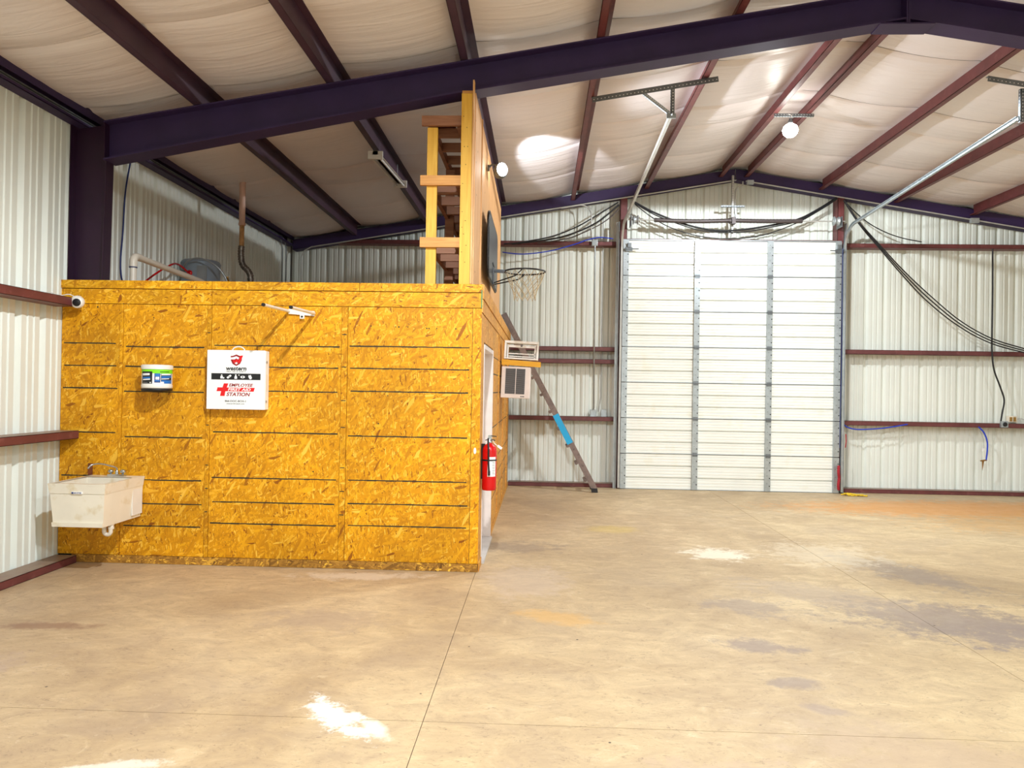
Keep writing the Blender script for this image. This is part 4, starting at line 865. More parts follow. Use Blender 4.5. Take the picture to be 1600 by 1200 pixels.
ic([(-0.138, 1.662), (-0.116, 1.662), (-0.116, 1.682), (-0.122, 1.688), (-0.132, 1.688), (-0.138, 1.682)]); ic([(-0.133, 1.691), (-0.121, 1.691), (-0.121, 1.697), (-0.133, 1.697)]); disc(-0.109, 1.667, 0.007)
ic([(-0.080, 1.668), (-0.070, 1.660), (-0.038, 1.686), (-0.046, 1.696), (-0.052, 1.696), (-0.082, 1.674)])
ic([(-0.012, 1.660), (0.012, 1.660), (0.012, 1.679), (0.005, 1.687), (0.005, 1.700), (-0.006, 1.700), (-0.006, 1.687), (-0.012, 1.679)]); disc(0.028, 1.694, 0.005)
disc(0.062, 1.677, 0.011, 14, 1.9); ic([(0.112, 1.681), (0.118, 1.697), (0.125, 1.690), (0.133, 1.699), (0.140, 1.683), (0.146, 1.670), (0.137, 1.658), (0.124, 1.660)])
lay[0] -= 0.0006
disc(0.062, 1.677, 0.006, 12, 1.0, 'black_print'); ic([(-0.064, 1.677), (-0.059, 1.673), (-0.054, 1.679), (-0.059, 1.683)], 'black_print')
lay[0] = fy - 0.0004
# slanted red cross running into a red bar
flat([(-0.139, 1.525), (-0.098, 1.525), (-0.091, 1.567), (0.163, 1.567), (0.172, 1.601), (-0.079, 1.601), (-0.066, 1.637), (-0.106, 1.637), (-0.118, 1.601), (-0.163, 1.601), (-0.171, 1.567), (-0.130, 1.567)], 'red_print', 'red_cross')
text('EMPLOYEE', 0.217, 0.028, (FX + 0.048, tq, 1.609), M['darkred_print'], dr, shear=0.22, offset=0.0014)
text('FIRST AID', 0.204, 0.026, (FX + 0.034, tq - 0.0010, 1.571), M['white_print'], dr, shear=0.22, offset=0.0014)
text('STATION', 0.214, 0.033, (FX + 0.025, tq, 1.525), M['darkred_print'], dr, shear=0.22, offset=0.0016)
text('866-DOC-BOX-1', 0.188, 0.017, (FX, tq, 1.473), M['black_print'], dr, offset=0.0010)
text('westernfirstaid.com', 0.160, 0.011, (FX, tq, 1.453), M['black_print'], dr, offset=0.0004)
MB().box(fx1 - 0.0001, fx1 + 0.0006, fy + 0.03, fy + 0.06, 1.57, 1.72).build('rating_sticker', M['beige_plastic'], fa)

# ---------------------------------------------------------------- wipes bucket
BC = Vector((-3.385, 6.392, 1.562)); br = 0.127
bk = empty('wipes_bucket', BC, 'round white bucket with green, black and blue label on a black wall holder', 'bucket')
MB().lathe([(0.0, 0.02), (br - 0.006, 0.02), (br, 0.03), (br, 0.05), (br - 0.004, 0.056), (br - 0.006, 0.185), (br - 0.004, 0.188)], BC, (0, 0, 1), 36).build('tub', M['white_plastic'], bk)
MB().lathe([(br + 0.002, 0.188), (br + 0.003, 0.22), (br - 0.006, 0.228), (0.0, 0.232)], BC, (0, 0, 1), 36).build('lid', M['white_plastic'], bk)
MB().lathe([(0.0, -0.004), (br - 0.010, -0.004), (br + 0.001, 0.004), (br + 0.001, 0.018), (0.0, 0.019)], BC, (0, 0, 1), 36).box(BC.x - 0.03, BC.x + 0.03, BC.y + br - 0.01, 6.527, 1.565, 1.60).build('holder', M['black'], bk)
def wrap(a0, a1, z0, z1, mt, nm, r=br - 0.004, n=8, sl=0.0):
    vs = []
    for k in range(n + 1):
        a = math.radians(-62 + a0 + (a1 - a0) * k / n); x, y = BC.x + r * math.cos(a), BC.y + r * math.sin(a); dz_ = sl * k / n
        vs += [(x, y, BC.z + z0 + dz_), (x, y, BC.z + z1 + dz_)]
    MB().add(vs, [(2 * i, 2 * i + 2, 2 * i + 3, 2 * i + 1) for i in range(n)], 0, True).build(nm, M[mt], bk)
wrap(-84, 84, 0.152, 0.186, 'green_print', 'green_band', n=20); wrap(-84, 84, 0.058, 0.152, 'white_print', 'label_sheet', n=20)
r1 = br - 0.0032; r2 = br - 0.0024
wrap(-70, -18, 0.062, 0.168, 'black_print', 'label_panel', r1); wrap(-10, 12, 0.072, 0.152, 'navy_print', 'label_panel', r1); wrap(14, 66, 0.080, 0.152, 'black_print', 'label_panel', r1)
for a0, a1, z0, z1, mt, sl in ((-64, -28, 0.132, 0.150, 'white_print', 0.003), (-64, -26, 0.104, 0.118, 'blue_print', 0.004), (-62, -26, 0.091, 0.101, 'white_print', 0.005), (-62, -36, 0.068, 0.074, 'louver', 0), (-28, -22, 0.068, 0.076, 'white_print', 0),
                                (-8, 10, 0.124, 0.150, 'blue_print', 0), (-6, 8, 0.098, 0.122, 'white_print', 0), (-8, 10, 0.082, 0.094, 'blue_print', 0), (16, 60, 0.136, 0.149, 'white_print', 0.003), (16, 64, 0.110, 0.128, 'blue_print', 0.006), (16, 50, 0.100, 0.107, 'white_print', 0.004),
                                (16, 66, 0.080, 0.094, 'blue_print', 0), (26, 66, 0.064, 0.080, 'blue_print', 0), (10, 50, 0.162, 0.168, 'black_print', 0.002)):
    wrap(a0, a1, z0, z1, mt, 'label_print', r2, 5, sl)

# ---------------------------------------------------------------- white wall bracket with two arms (television mount)
tb = empty('wall_arm_bracket', (-2.14, 6.3, 2.25), 'white wall bracket with two projecting arms above the first aid cabinet', 'bracket')
MB().obox((-2.262, 6.518, 2.290), (-2.028, 6.518, 2.272), (0, 0.008, 0), (0, 0, 0.022)).build('wall_plate', M['white_plastic'], tb)
for x, z in ((-2.257, 2.292), (-2.030, 2.274)):
    MB().tube([(x, 6.51, z), (x, 5.91, z - 0.012)], 0.0135, 8).build('arm', M['white_plastic'], tb)
    MB().lathe([(0.0145, 0), (0.0145, 0.02)], (x, 5.91, z - 0.012), (0, -1, 0), 10).build('arm_cap', M['black'], tb)
MB().box(-2.155, -2.115, 6.50, 6.512, 2.225, 2.262).lathe([(0.009, 0), (0.009, 0.006)], (-2.135, 6.50, 2.243), (0, -1, 0), 8, 1).build('tab', [M['white_plastic'], M['dark_hole']], tb)

# ---------------------------------------------------------------- laundry sink
sk = empty('laundry_sink', (-3.80, 6.23, 0.43), 'stained white plastic laundry sink hung on the board wall by the left wall', 'sink')
sx0, sx1, sy0, sy1, st, sb = -4.035, -3.555, 5.925, 6.522, 0.790, 0.430
def ringb(i, z): return [(sx0 + i, sy0 + i, z), (sx1 - i, sy0 + i, z), (sx1 - i, sy1, z), (sx0 + i, sy1, z)]
m = MB(); vs = ringb(0.010, st - 0.075) + ringb(0.030, sb) ; m.add(vs, [(0, 1, 5, 4), (1, 2, 6, 5), (3, 0, 4, 7), (2, 3, 7, 6), (4, 5, 6, 7)])
m.add([(sx0 + 0.035, sy0 + 0.035, st - 0.004), (sx1 - 0.035, sy0 + 0.035, st - 0.004), (sx1 - 0.035, sy1 - 0.13, st - 0.004), (sx0 + 0.035, sy1 - 0.13, st - 0.004), (sx0 + 0.06, sy0 + 0.06, sb + 0.03), (sx1 - 0.06, sy0 + 0.06, sb + 0.03), (sx1 - 0.06, sy1 - 0.15, sb + 0.03), (sx0 + 0.06, sy1 - 0.15, sb + 0.03)], [(1, 0, 4, 5), (2, 1, 5, 6), (3, 2, 6, 7), (0, 3, 7, 4), (7, 6, 5, 4)])
m.build('basin', M['beige_plastic'], sk)
m = MB()  # rim band with an open top
o_ = [(sx0 - 0.004, sy0 - 0.004), (sx1 + 0.004, sy0 - 0.004), (sx1 + 0.004, sy1 + 0.004), (sx0 - 0.004, sy1 + 0.004)]; i_ = [(sx0 + 0.035, sy0 + 0.035), (sx1 - 0.035, sy0 + 0.035), (sx1 - 0.035, sy1 - 0.13), (sx0 + 0.035, sy1 - 0.13)]
vs = [(x, y, st) for x, y in o_] + [(x, y, st) for x, y in i_] + [(sx0 + 0.008, sy0 + 0.006, st - 0.082), (sx1 - 0.008, sy0 + 0.006, st - 0.082), (sx1 - 0.008, sy1, st - 0.082), (sx0 + 0.008, sy1, st - 0.082)]
m.add(vs, [(0, 1, 5, 4), (1, 2, 6, 5), (2, 3, 7, 6), (3, 0, 4, 7), (0, 8, 9, 1), (1, 9, 10, 2), (2, 10, 11, 3), (3, 11, 8, 0)]); m.build('rim', M['beige_plastic'], sk)
m = MB(); m.prism([(sx0 + 0.026, sy0 + 0.016, sb + 0.002), (sx1 - 0.026, sy0 + 0.016, sb + 0.002), (sx1 - 0.024, sy0 + 0.014, sb + 0.038), (sx0 + 0.024, sy0 + 0.014, sb + 0.038)], (0, 0.02, 0)); m.build('front_ledge', M['beige_plastic'], sk)
MB().box(sx1 - 0.022, sx1 - 0.012, sy1 - 0.16, sy1 - 0.004, sb + 0.03, st - 0.085).build('side_bracket', M['white_plastic'], sk)
MB().box(-3.835, -3.745, sy0 - 0.0052, sy0 - 0.004 + 0.012, st - 0.082, st - 0.064).build('name_label', M['white_print'], sk); text('MUSTEE', 0.062, 0.012, (-3.782, sy0 - 0.0052, st - 0.079), M['navy_print'], sk, offset=0.0010); MB().box(-3.833, -3.817, sy0 - 0.0066, sy0 - 0.0054, st - 0.080, st - 0.066).build('label_mark', M['navy_print'], sk)
# faucet
FC = Vector((-3.765, 6.45, st))
fc = MB().box(FC.x - 0.075, FC.x + 0.075, FC.y - 0.022, FC.y + 0.022, FC.z, FC.z + 0.022).lathe([(0.014, 0.02), (0.014, 0.05), (0.011, 0.055)], FC, (0, 0, 1), 14).build('faucet', M['chrome'], sk)
MB().tube(spline([(FC.x, FC.y, FC.z + 0.05), (FC.x - 0.002, FC.y - 0.004, FC.z + 0.078), (FC.x - 0.03, FC.y - 0.05, FC.z + 0.100), (FC.x - 0.085, FC.y - 0.12, FC.z + 0.125), (FC.x - 0.125, FC.y - 0.17, FC.z + 0.118), (FC.x - 0.148, FC.y - 0.19, FC.z + 0.088)]), 0.0075, 8).build('spout', M['chrome'], fc)
for s in (-1, 1): MB().lathe([(0.010, 0.02), (0.010, 0.034), (0.022, 0.036), (0.024, 0.050), (0.018, 0.062), (0.0, 0.066)], FC + Vector((s * 0.055, 0, 0)), (0, 0, 1), 10).build('tap_knob', M['chrome'], fc)
MB().tube([(-3.66, 6.10, 0.435), (-3.66, 6.10, 0.375)] + arc((-3.632, 6.10, 0.372), (-1, 0, 0), (0, 0, -1), 0.028, 0, 180, 10) + [(-3.604, 6.10, 0.40), (-3.604, 6.12, 0.436)], 0.017, 10).lathe([(0.024, 0), (0.024, 0.02)], (-3.604, 6.105, 0.392), (0, 0, 1), 12).build('drain_trap', M['pvc'], sk)
MB().box(-4.075, -4.035, YB - 0.012, YB - 0.0045, 0.79, 0.895).build('wood_cleat', M['rust'], label='small rusty brown cleat on the board wall behind the sink', cat='board')
# ---------------------------------------------------------------- security camera
sc_ = empty('security_camera', (-4.18, 6.41, 2.32), 'white round security camera at the end of the upper left wall girt', 'camera')
q = Vector((-4.135, 6.45, 2.345))
MB().lathe([(0.035, 0), (0.05, 0.012), (0.057, 0.03), (0.055, 0.055), (0.045, 0.07), (0.0, 0.072)], q, (0.12, -1, -0.12), 24).build('housing', M['white_plastic'], sc_)
MB().lathe([(0.034, 0.066), (0.034, 0.076), (0.024, 0.082), (0.0, 0.082)], q + Vector((0.008, 0, -0.004)), (0.12, -1, -0.12), 20).build('lens', M['black'], sc_)
MB().lathe([(0.03, 0), (0.03, 0.02)], q, (0.12, 1, -0.0), 16).build('mount', M['white_plastic'], sc_)
MB().tube(spline([(-4.16, 6.44, 2.38), (-4.20, 6.40, 2.405), (-4.26, 6.36, 2.39), (-4.3, 6.3, 2.41)]), 0.004, 5).build('cable', M['white_plastic'], sc_)

# ---------------------------------------------------------------- things on the loft
wh = empty('water_heater', (-3.98, 8.75, 2.40), 'grey water heater with a red pipe flange standing on the loft', 'water heater')
WC = (-4.12, 8.75, 2.402)
MB().lathe([(0.215, 0), (0.222, 0.02), (0.222, 0.66), (0.214, 0.695), (0.20, 0.705), (0.0, 0.712)], WC, (0, 0, 1), 40).build('tank', M['tank'], wh)
MB().lathe([(0.225, 0.655), (0.227, 0.662), (0.227, 0.674), (0.222, 0.68)], WC, (0, 0, 1), 40).build('top_band', M['tank'], wh)
MB().lathe([(0.034, 0), (0.034, 0.012), (0.012, 0.014), (0.012, 0.04)], (-4.15, 8.535, 2.93), (-0.2, -1, 0), 16).build('pipe_flange', M['red'], wh)
MB().box(-4.06, -3.95, 8.520, 8.545, 2.52, 3.02).build('access_cover', M['silver'], wh)
MB().tube(spline([(-4.15, 8.50, 2.93), (-4.17, 8.3, 2.99), (-4.12, 8.0, 2.93), (-4.14, 7.6, 2.72), (-4.15, 7.3, 2.5)]), 0.011, 6).build('inlet_hose', M['red'], wh)
MB().tube(spline([(-4.2, 8.60, 2.80), (-4.18, 8.45, 3.0), (-4.02, 8.42, 3.085), (-3.82, 8.45, 3.02), (-3.70, 8.5, 2.86), (-3.68, 8.52, 2.70)]), 0.010, 6).build('outlet_hose', M['silver'], wh)
MB().lathe([(0.022, 0), (0.022, 0.05), (0.012, 0.06), (0.012, 0.09)], (-3.69, 8.52, 2.80), (0, 0, 1), 10).build('valve', M['brass'], wh)
pp = empty('drain_pipe', (-3.82, 6.75, 2.40), 'cream plastic pipe bending from the office top back to the water heater', 'pipe')
x_, y_ = -3.935, 6.95
MB().tube([(x_, y_, 2.41), (x_, y_, 2.79)] + arc((x_, y_ + 0.06, 2.79), (0, -1, 0), (0, 0, 1), 0.06, 0, 90, 6) + [(x_ + 0.02, 8.35, 2.80)], 0.031, 14).build('pipe', M['pvc'], pp)
MB().tube([(x_, y_, 2.745), (x_, y_, 2.79)] + arc((x_, y_ + 0.06, 2.79), (0, -1, 0), (0, 0, 1), 0.06, 0, 90, 6) + [(x_, y_ + 0.11, 2.85)], 0.037, 14).build('elbow', M['pvc'], pp)
MB().tube([(x_, y_, 2.735), (x_, y_, 2.742)], 0.0375, 14).build('glue_ring', M['navy_print'], pp)
VY = 9.2; vx = (-3.8129, 9.2000, 4.0657)[0]
vp = empty('vent_pipe', (vx, VY, 2.40), 'tan vent pipe with crinkled foil bend rising through the loft ceiling', 'pipe')
MB().tube([(vx, VY, 3.66), (vx, VY, zc(vx) + 0.03)], 0.038, 14).lathe([(0.043, 0), (0.043, 0.03)], (vx, VY, 3.64), (0, 0, 1), 14).build('upper_pipe', M['vent'], vp)
MB().tube([(vx, VY, 3.37), (vx, VY, 3.66)], 0.030, 12).build('middle_pipe', M['tan'], vp)
pts = spline([(vx, VY, 3.38), (vx - 0.005, VY, 3.26), (vx + 0.02, VY, 3.14), (vx + 0.10, VY, 3.05), (vx + 0.125, VY, 2.93), (vx + 0.12, VY, 2.42)], 8)
MB().tube(pts, [0.036 + (0.006 if i % 2 else 0) for i in range(len(pts))], 12).build('foil_bend', M['foil'], vp)
ft = empty('fluorescent_fixture', (-1.9, 9.0, 4.2), 'white unlit fluorescent strip fixture under the loft roof', 'lamp')
fa0 = Vector((-1.93, 8.35, 4.30)); fb0 = Vector((-1.87, 9.57, 4.30))
m = MB().obox(fa0, fb0, (0.03, 0, 0), (0, 0, 0.022)); m.build('housing', M['white_plastic'], ft)
m = MB().prism([fa0 + Vector((-0.075, 0, -0.03)), fa0 + Vector((-0.03, 0, -0.022)), fa0 + Vector((0.03, 0, -0.022)), fa0 + Vector((0.075, 0, -0.03)), fa0 + Vector((0.03, 0, -0.018)), fa0 + Vector((-0.03, 0, -0.018))], fb0 - fa0); m.build('reflector', M['white_plastic'], ft)
for s in (-1, 1): MB().tube([fa0 + Vector((s * 0.045, 0.03, -0.048)), fb0 + Vector((s * 0.045, -0.03, -0.048))], 0.013, 10).build('tube_lamp', M['white_plastic'], ft)
for q, s in ((fa0, 1), (fb0, -1)): MB().box(q.x - 0.085, q.x + 0.085, min(q.y, q.y + s * 0.03), max(q.y, q.y + s * 0.03), q.z - 0.07, q.z + 0.02).build('end_cap', M['white_plastic'], ft)
for q in (fa0.lerp(fb0, 0.15), fa0.lerp(fb0, 0.85)): MB().tube([q + Vector((0, 0, 0.02)), (q.x, q.y, zb(q.x) + 0.10)], 0.004, 5).build('hanger_wire', M['galv'], ft)

# ---------------------------------------------------------------- lit lamps in view
hb = empty('ridge_lamp', (3.11, 9.46, 4.85), 'glaring bare bulb hanging from a strut between the ridge purlins', 'lamp')
MB().lathe([(0.0, -0.06), (0.05, -0.05), (0.085, -0.015), (0.097, 0.03), (0.08, 0.08), (0.03, 0.115)], (3.11, 9.46, 4.93), (0, 0, 1), 24).build('bulb', M['glass_bulb'], hb)
MB().lathe([(0.031, 0.115), (0.031, 0.15), (0.018, 0.16), (0.018, 0.18)], (3.11, 9.46, 4.93), (0, 0, 1), 14).build('socket', M['galv_dark'], hb)
MB().tube(spline([(3.11, 9.46, 5.11), (3.13, 9.47, 5.15), (3.10, 9.5, 5.18)]), 0.005, 6).build('cord', M['white_plastic'], hb)
perforated((2.92, 9.50, zb(2.96) - 0.035), (3.42, 9.50, zb(3.4) - 0.035), (0, 0.035, 0), (0, 0, 0.035), 14, 'strut', hb, 'galv_dark', 'white_print', 0.005)
fd = empty('wall_flood_lamp', (-0.5, 8.05, 3.9), 'lit floodlight on the top edge of the plywood loft wall', 'lamp')
for nm, c, ax in (('lamp_head', (-0.50, 7.99, 4.0), (0.62, -0.75, -0.12)), ('lamp_head', (-0.50, 8.10, 4.0), (0.20, 0.8, 0.42))):
    hd = MB().lathe([(0.02, 0), (0.07, 0.03), (0.080, 0.07), (0.074, 0.08)], c, ax, 20).build(nm, M['galv_dark'], fd)
    MB().lathe([(0.070, 0.080), (0.055, 0.10), (0.0, 0.112)], c, ax, 20).build('lens', M['flood_glow'], hd)
MB().tube(spline([(-0.60, 7.98, 4.02), (-0.56, 7.98, 4.06), (-0.52, 7.98, 4.04), (-0.50, 7.98, 3.99)]), 0.010, 8).lathe([(0.035, 0), (0.035, 0.02)], (-0.612, 7.98, 4.02), (1, 0, 0), 14).build('arm', M['galv_dark'], fd)
# ---------------------------------------------------------------- conduits, cables, hoses
def wire(name, pts, r, mat, label, cat, n=8, parent=None): return MB().tube(pts, r, n).build(name, M[mat], parent, label, cat)
CY = 12.29
wire('conduit', [(-3.9, CY, zb(-3.9) - 0.085), (RX, CY, zb(RX) - 0.085 - 0.012)], 0.011, 'conduit', 'grey conduit running up the left rake at the back wall', 'conduit')
wire('conduit', [(3.33, CY, zb(3.33) - 0.085), (10.4, CY, zb(10.4) - 0.085)], 0.011, 'conduit', 'grey conduit running down the right rake at the back wall', 'conduit')
def jbox(x, y, z, w_, h_, label, mat='galv', face=None):
    e = MB().box(x - w_ / 2, x + w_ / 2, y - 0.045, y, z - h_ / 2, z + h_ / 2)
    o = e.build('junction_box', M[mat], None, label, 'electrical box', bevel=0.004)
    MB().box(x - w_ / 2 + 0.006, x + w_ / 2 - 0.006, y - 0.049, y - 0.0455, z - h_ / 2 + 0.006, z + h_ / 2 - 0.006).build('cover_plate', M['galv'], o)
    return o
jbox(3.40, 12.31, zb(3.4) - 0.095, 0.11, 0.07, 'small grey junction box at the roof peak above the big door')
jbox(7.02, 12.31, zb(7.02) - 0.095, 0.14, 0.08, 'grey junction box on the right rake where a purlin meets it')
# left bay of the back wall
b1 = jbox(0.865, 12.38, 4.085, 0.10, 0.10, 'small steel box on the top girt left of the door')
b2 = jbox(0.895, 12.55, 1.235, 0.10, 0.12, 'left one of the two steel outlet boxes on the low girt')
b3 = jbox(1.075, 12.55, 1.235, 0.10, 0.12, 'right one of the two steel outlet boxes on the low girt')
wire('conduit', [(0.87, CY + 0.045, 4.03), (0.89, CY + 0.045, 1.32), (0.895, 12.5, 1.305)], 0.012, 'galv', 'bright steel conduit dropping from the top girt box to the left outlet box', 'conduit')
wire('conduit', [(1.02, 12.535, 4.55), (1.02, 12.535, 1.50), (1.0, 12.54, 1.38), (0.985, 12.54, 1.26)], 0.010, 'conduit', 'thin grey conduit between the two outlet boxes running up the wall', 'conduit')
wire('conduit', [(0.30, CY, zb(0.3) - 0.10), (0.62, CY, zb(0.62) - 0.10)] + arc((0.62, CY, zb(0.62) - 0.28), (1, 0, 0), (0, 0, 1), 0.18, 80, 0, 6) + [(0.80, CY, 4.20), (0.84, CY + 0.03, 4.13)], 0.012, 'conduit', 'grey conduit curving from the rake down to the top girt box', 'conduit')
wire('conduit', [(3.28, CY, zb(3.28) - 0.10)] + arc((3.28, CY, zb(3.3) - 0.28), (-1, 0, 0), (0, 0, 1), 0.12, 90, 0, 6) + [(3.16, CY, 4.72), (3.20, CY - 0.02, 4.62)], 0.011, 'conduit', 'short grey conduit bending down from the roof peak box', 'conduit')
# eave conduits along the left wall and down the far corner
for k, (dx, dz_) in enumerate(((0.085, 0.088), (0.095, 0.060))):
    wire('conduit', [(XL + dx, YF + 0.2, 3.97 + dz_), (XL + dx, 11.9 - 0.2 * k, 3.97 + dz_)] + [(XL + dx, 12.05 - 0.2 * k, 3.93 + dz_), (XL + dx, 12.12 - 0.2 * k, 3.80 + dz_), (XL + dx, 12.13 - 0.2 * k, 2.42)], 0.009, 'galv_dark', ('upper' if k == 0 else 'lower') + ' grey conduit along the eave of the left wall, turning down in the loft corner', 'conduit')
wire('conduit', [(-3.9, CY, zb(-3.9) - 0.085), (-4.02, CY, zb(-4.0) - 0.13), (-4.06, CY, 3.80), (-4.06, CY, 2.42)], 0.010, 'conduit', 'grey conduit dropping from the rake in the far loft corner', 'conduit')
wire('blue_cable', spline([(XL + 0.03, 7.55, 3.95), (XL + 0.02, 7.48, 3.6), (XL + 0.02, 7.45, 3.2), (XL + 0.02, 7.42, 2.8), (XL + 0.04, 7.5, 2.55), (XL + 0.12, 7.62, 2.42)]), 0.008, 'navy_print', 'dark blue cable hanging down the left wall in the loft', 'cable')
# black cables
wire('black_cable', spline([(1.2410, 12.3000, 4.7521), (0.8633, 12.3000, 4.5151), (0.5477, 12.3000, 4.3314), (0.1246, 12.3000, 4.1679), (-0.4074, 12.3000, 4.0671), (-0.6531, 12.3000, 4.0436)]), 0.011, 'black', 'highest black cable swagging left from the left door post', 'cable')
wire('black_cable', spline([(1.2482, 12.2600, 4.6996), (0.9147, 12.2600, 4.4212), (0.5472, 12.2600, 4.2376), (0.1249, 12.2600, 4.1171), (-0.5123, 12.2600, 4.0370)]), 0.014, 'black', 'thick middle black cable swagging left from the left door post', 'cable')
wire('black_cable', spline([(1.2649, 12.3100, 4.6482), (1.0245, 12.3100, 4.4333), (0.7087, 12.3100, 4.2602), (0.3916, 12.3100, 4.1401), (-0.0870, 12.3100, 4.0612)]), 0.009, 'spring', 'lowest and shortest grey-black cable swagging left from the left door post', 'cable')
wire('black_cable', spline([(1.4873, 12.2400, 4.7492), (1.8261, 12.2400, 4.5716), (2.2266, 12.2400, 4.4160), (2.5625, 12.2400, 4.3237), (2.9073, 12.2400, 4.2790), (3.2713, 12.2400, 4.2977), (3.6855, 12.2400, 4.3641), (4.1602, 12.2400, 4.4728), (4.5087, 12.2400, 4.6536), (4.7845, 12.2400, 4.8336)]), 0.016, 'black', 'thick upper black cable hanging in a swag over the big door', 'cable')
wire('black_cable', spline([(1.4945, 12.2100, 4.7205), (1.8221, 12.2100, 4.5328), (2.1691, 12.2100, 4.3983), (2.5358, 12.2100, 4.2854), (2.9006, 12.2100, 4.2462), (3.3155, 12.2100, 4.2601), (3.7285, 12.2100, 4.3369), (4.1709, 12.2100, 4.4450), (4.5184, 12.2100, 4.6359), (4.7831, 12.2100, 4.8154)]), 0.01, 'black', 'second black cable close below the thick one over the big door', 'cable')
wire('black_cable', spline([(1.5090, 12.2400, 4.7070), (1.7535, 12.2400, 4.5182), (2.0391, 12.2400, 4.3512), (2.3758, 12.2400, 4.2325), (2.7527, 12.2400, 4.1618), (3.1486, 12.2400, 4.1493), (3.5220, 12.2400, 4.1946), (3.8523, 12.2400, 4.2919), (4.2225, 12.2400, 4.4522), (4.5602, 12.2400, 4.6540), (4.7950, 12.2400, 4.8128)]), 0.008, 'black', 'lowest thin black cable hanging in a swag over the big door', 'cable')
wire('black_cable', spline([(4.8982, 12.2400, 4.7925), (5.1606, 12.2400, 4.3966), (5.4941, 12.2400, 4.0021), (5.8579, 12.2400, 3.5777), (6.2718, 12.2400, 3.1446), (6.7856, 12.2400, 2.7453), (7.2958, 12.2400, 2.4823), (7.8533, 12.2400, 2.3348)]), 0.01, 'black', 'lowest of the three long black cables sweeping right from the right door post', 'cable')
wire('black_cable', spline([(4.9005, 12.2200, 4.7874), (5.1519, 12.2200, 4.4103), (5.4847, 12.2200, 4.0295), (5.8477, 12.2200, 3.6214), (6.2606, 12.2200, 3.2097), (6.7738, 12.2200, 2.7954), (7.2834, 12.2200, 2.5224), (7.8400, 12.2200, 2.3647)]), 0.01, 'black', 'middle one of the three long black cables sweeping right from the right door post', 'cable')
wire('black_cable', spline([(4.9027, 12.2000, 4.7823), (5.1432, 12.2000, 4.4240), (5.4753, 12.2000, 4.0569), (5.8375, 12.2000, 3.6649), (6.2495, 12.2000, 3.2746), (6.7621, 12.2000, 2.8453), (7.2709, 12.2000, 2.5623), (7.8268, 12.2000, 2.3945)]), 0.01, 'black', 'highest of the three long black cables sweeping right from the right door post', 'cable')
wire('black_cable', spline([(4.9247, 12.2800, 4.7923), (5.0920, 12.2800, 4.6254), (5.3316, 12.2800, 4.4278), (5.6009, 12.2800, 4.2831), (5.8691, 12.2800, 4.1911), (6.1772, 12.2800, 4.1309)]), 0.009, 'black', 'short single black cable curving from the right door post to the top girt', 'cable')
wire('black_cable', spline([(7.3463, 12.3400, 4.0378), (7.3543, 12.3400, 3.3993), (7.3532, 12.3400, 2.6670), (7.3568, 12.3400, 2.3742), (7.3912, 12.3400, 2.0716), (7.4968, 12.3400, 1.7807), (7.5605, 12.3400, 1.5729), (7.5325, 12.3400, 1.3637), (7.5138, 12.3400, 1.2276)]), 0.013, 'black', 'black cable hanging down the right wall bay to the round socket', 'cable')
wire('blue_hose', spline([(-0.6722, 12.3000, 3.9042), (-0.3295, 12.3000, 3.8753), (0.1284, 12.3000, 3.9330), (0.5520, 12.3000, 4.0541), (0.7316, 12.3000, 4.1197), (0.9430, 12.3000, 4.1641), (1.1658, 12.3000, 4.1447)]), 0.009, 'blue_hose', 'blue air hose draped along the top girt left of the door', 'hose')
wire('blue_hose', spline([(4.9966, 12.3600, 1.1286), (5.0699, 12.3600, 1.0773), (5.2256, 12.3600, 1.0486), (5.5358, 12.3600, 1.0648), (5.7934, 12.3600, 1.1011), (6.0300, 12.3600, 1.1475)]), 0.01, 'blue_hose', 'blue hose sagging under the low girt just right of the door', 'hose')
wire('blue_hose', spline([(4.8826, 12.2000, 3.9995), (4.8812, 12.2000, 3.3528), (4.8866, 12.2000, 2.2066), (4.8775, 12.2000, 1.3736), (4.8757, 12.2000, 0.7493)]), 0.005, 'navy_print', 'thin blue hose running down beside the right door track', 'hose')
bh2 = empty('blue_hose', (7.2469, 12.3400, 0.5544), 'short blue hose with a brass nozzle hanging from the low girt at the right', 'hose')
MB().tube(spline([(7.1581, 12.3400, 1.1272), (7.2512, 12.3400, 1.0244), (7.3044, 12.3400, 0.8479), (7.2873, 12.3400, 0.5865)]), 0.012, 8).build('tube', M['blue_hose'], bh2)

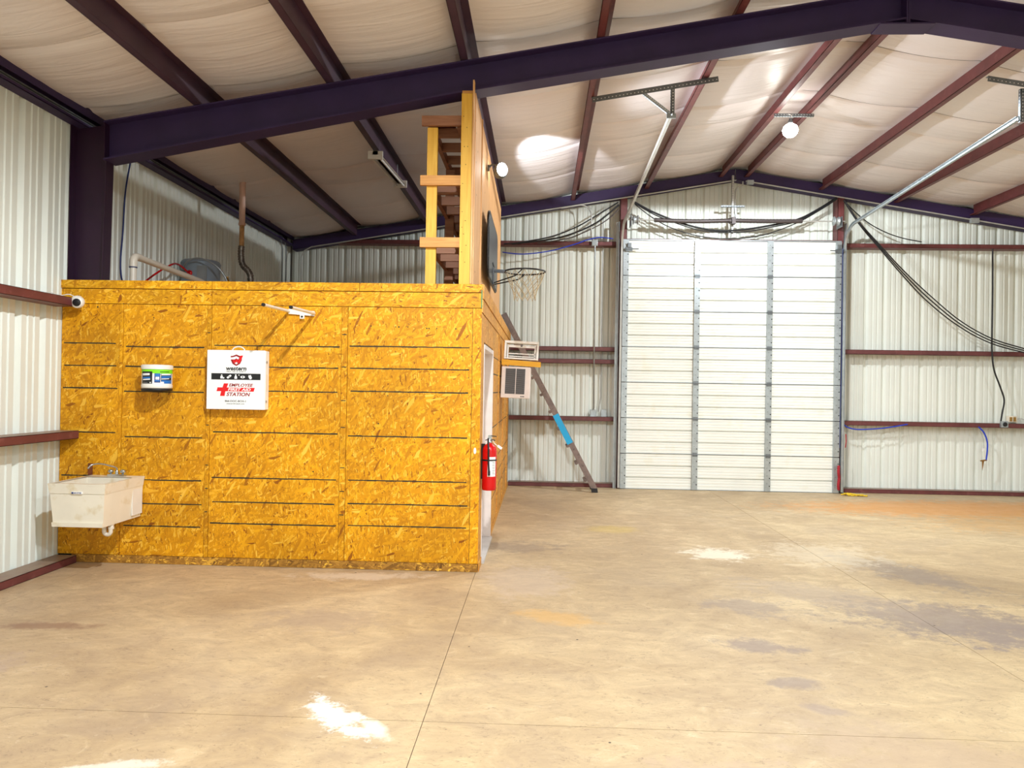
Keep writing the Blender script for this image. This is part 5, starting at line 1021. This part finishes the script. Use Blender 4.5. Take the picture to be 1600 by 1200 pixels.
MB().tube([(7.2975, 12.3400, 0.5867), (7.1956, 12.3400, 0.5742)], 0.012, 8).tube([(7.2364, 12.3400, 0.5750), (7.2399, 12.3600, 0.4163)], [0.016, 0.002], 8).build('nozzle', M['brass'], bh2)
MB().tube(spline([(7.2722, 12.5000, 1.0680), (7.3256, 12.5000, 0.9314), (7.3379, 12.5000, 0.7730)]), 0.004, 5).build('tag_string', M['galv'], bh2)
MB().obox((7.3190, 12.5200, 0.7392), (7.3704, 12.5200, 0.7720), (0, 0.002, 0), (0, 0, 0.03)).build('paper_tag', M['white_print'], bh2)
so = empty('power_socket', (7.5803, 12.3800, 1.1224), 'black round socket in a steel box on the low girt at the right', 'socket')
c = Vector((7.5766, 12.3750, 1.1749))
MB().box(c.x - 0.055, c.x + 0.055, 12.335, 12.389, c.z - 0.052, c.z + 0.052).build('box', M['galv'], so, bevel=0.005)
MB().lathe([(0.036, 0), (0.036, 0.008), (0.026, 0.012), (0.0, 0.012)], (c.x, 12.3345, c.z), (0, -1, 0), 18).build('socket_face', M['black'], so)
c = Vector((7.8194, 12.5700, 1.2549))
ou = empty('wall_outlet', (c.x, 12.56, c.z - 0.06), 'beige double outlet just behind the low girt at the far right', 'outlet')
MB().box(c.x - 0.075, c.x + 0.075, 12.53, 12.584, c.z - 0.05, c.z + 0.055).build('box', M['beige_plastic'], ou, bevel=0.004)
for s in (-1, 1): MB().box(c.x + s * 0.03 - 0.02, c.x + s * 0.03 + 0.02, 12.524, 12.5295, c.z - 0.035, c.z + 0.035).build('socket_face', M['brass'], ou)
wire('grey_cable', spline([(c.x + 0.075, 12.55, c.z), (c.x + 0.14, 12.53, c.z + 0.01), (c.x + 0.3, 12.5, c.z - 0.04)]), 0.006, 'conduit', 'thin grey cable leading right from the beige outlet', 'cable')
MB().tube(spline([(4.865, 12.20, 0.46), (4.85, 12.17, 0.36), (4.868, 12.19, 0.26), (4.85, 12.17, 0.15), (4.862, 12.18, 0.07)], 6), [0.020 - 0.0 + 0.006 * (i % 2) for i in range(25)], 8).build('red_rope', M['rope_r'], None, 'knotted red pull rope hanging at the lower right corner of the big door', 'rope')
MB().tube(spline([(4.955, 12.16, 0.98), (4.958, 12.15, 0.86), (4.95, 12.16, 0.76)], 6), 0.008, 8).build('red_strap', M['rope_r'], None, 'short dark red strap on the right door track above the rope', 'strap')
rnd = random.Random(11); P = []
for i in range(26):
    t = i / 25; P.append((4.86 + 0.36 * t + 0.03 * math.sin(i * 2.1), 12.02 + 0.06 * math.cos(i * 1.7), 0.012 + 0.018 * (i % 3) * (1 - t)))
MB().tube(spline(P, 4), 0.011, 6).build('yellow_rope', M['rope_y'], None, 'yellow rope heaped on the floor at the right foot of the big door', 'rope')
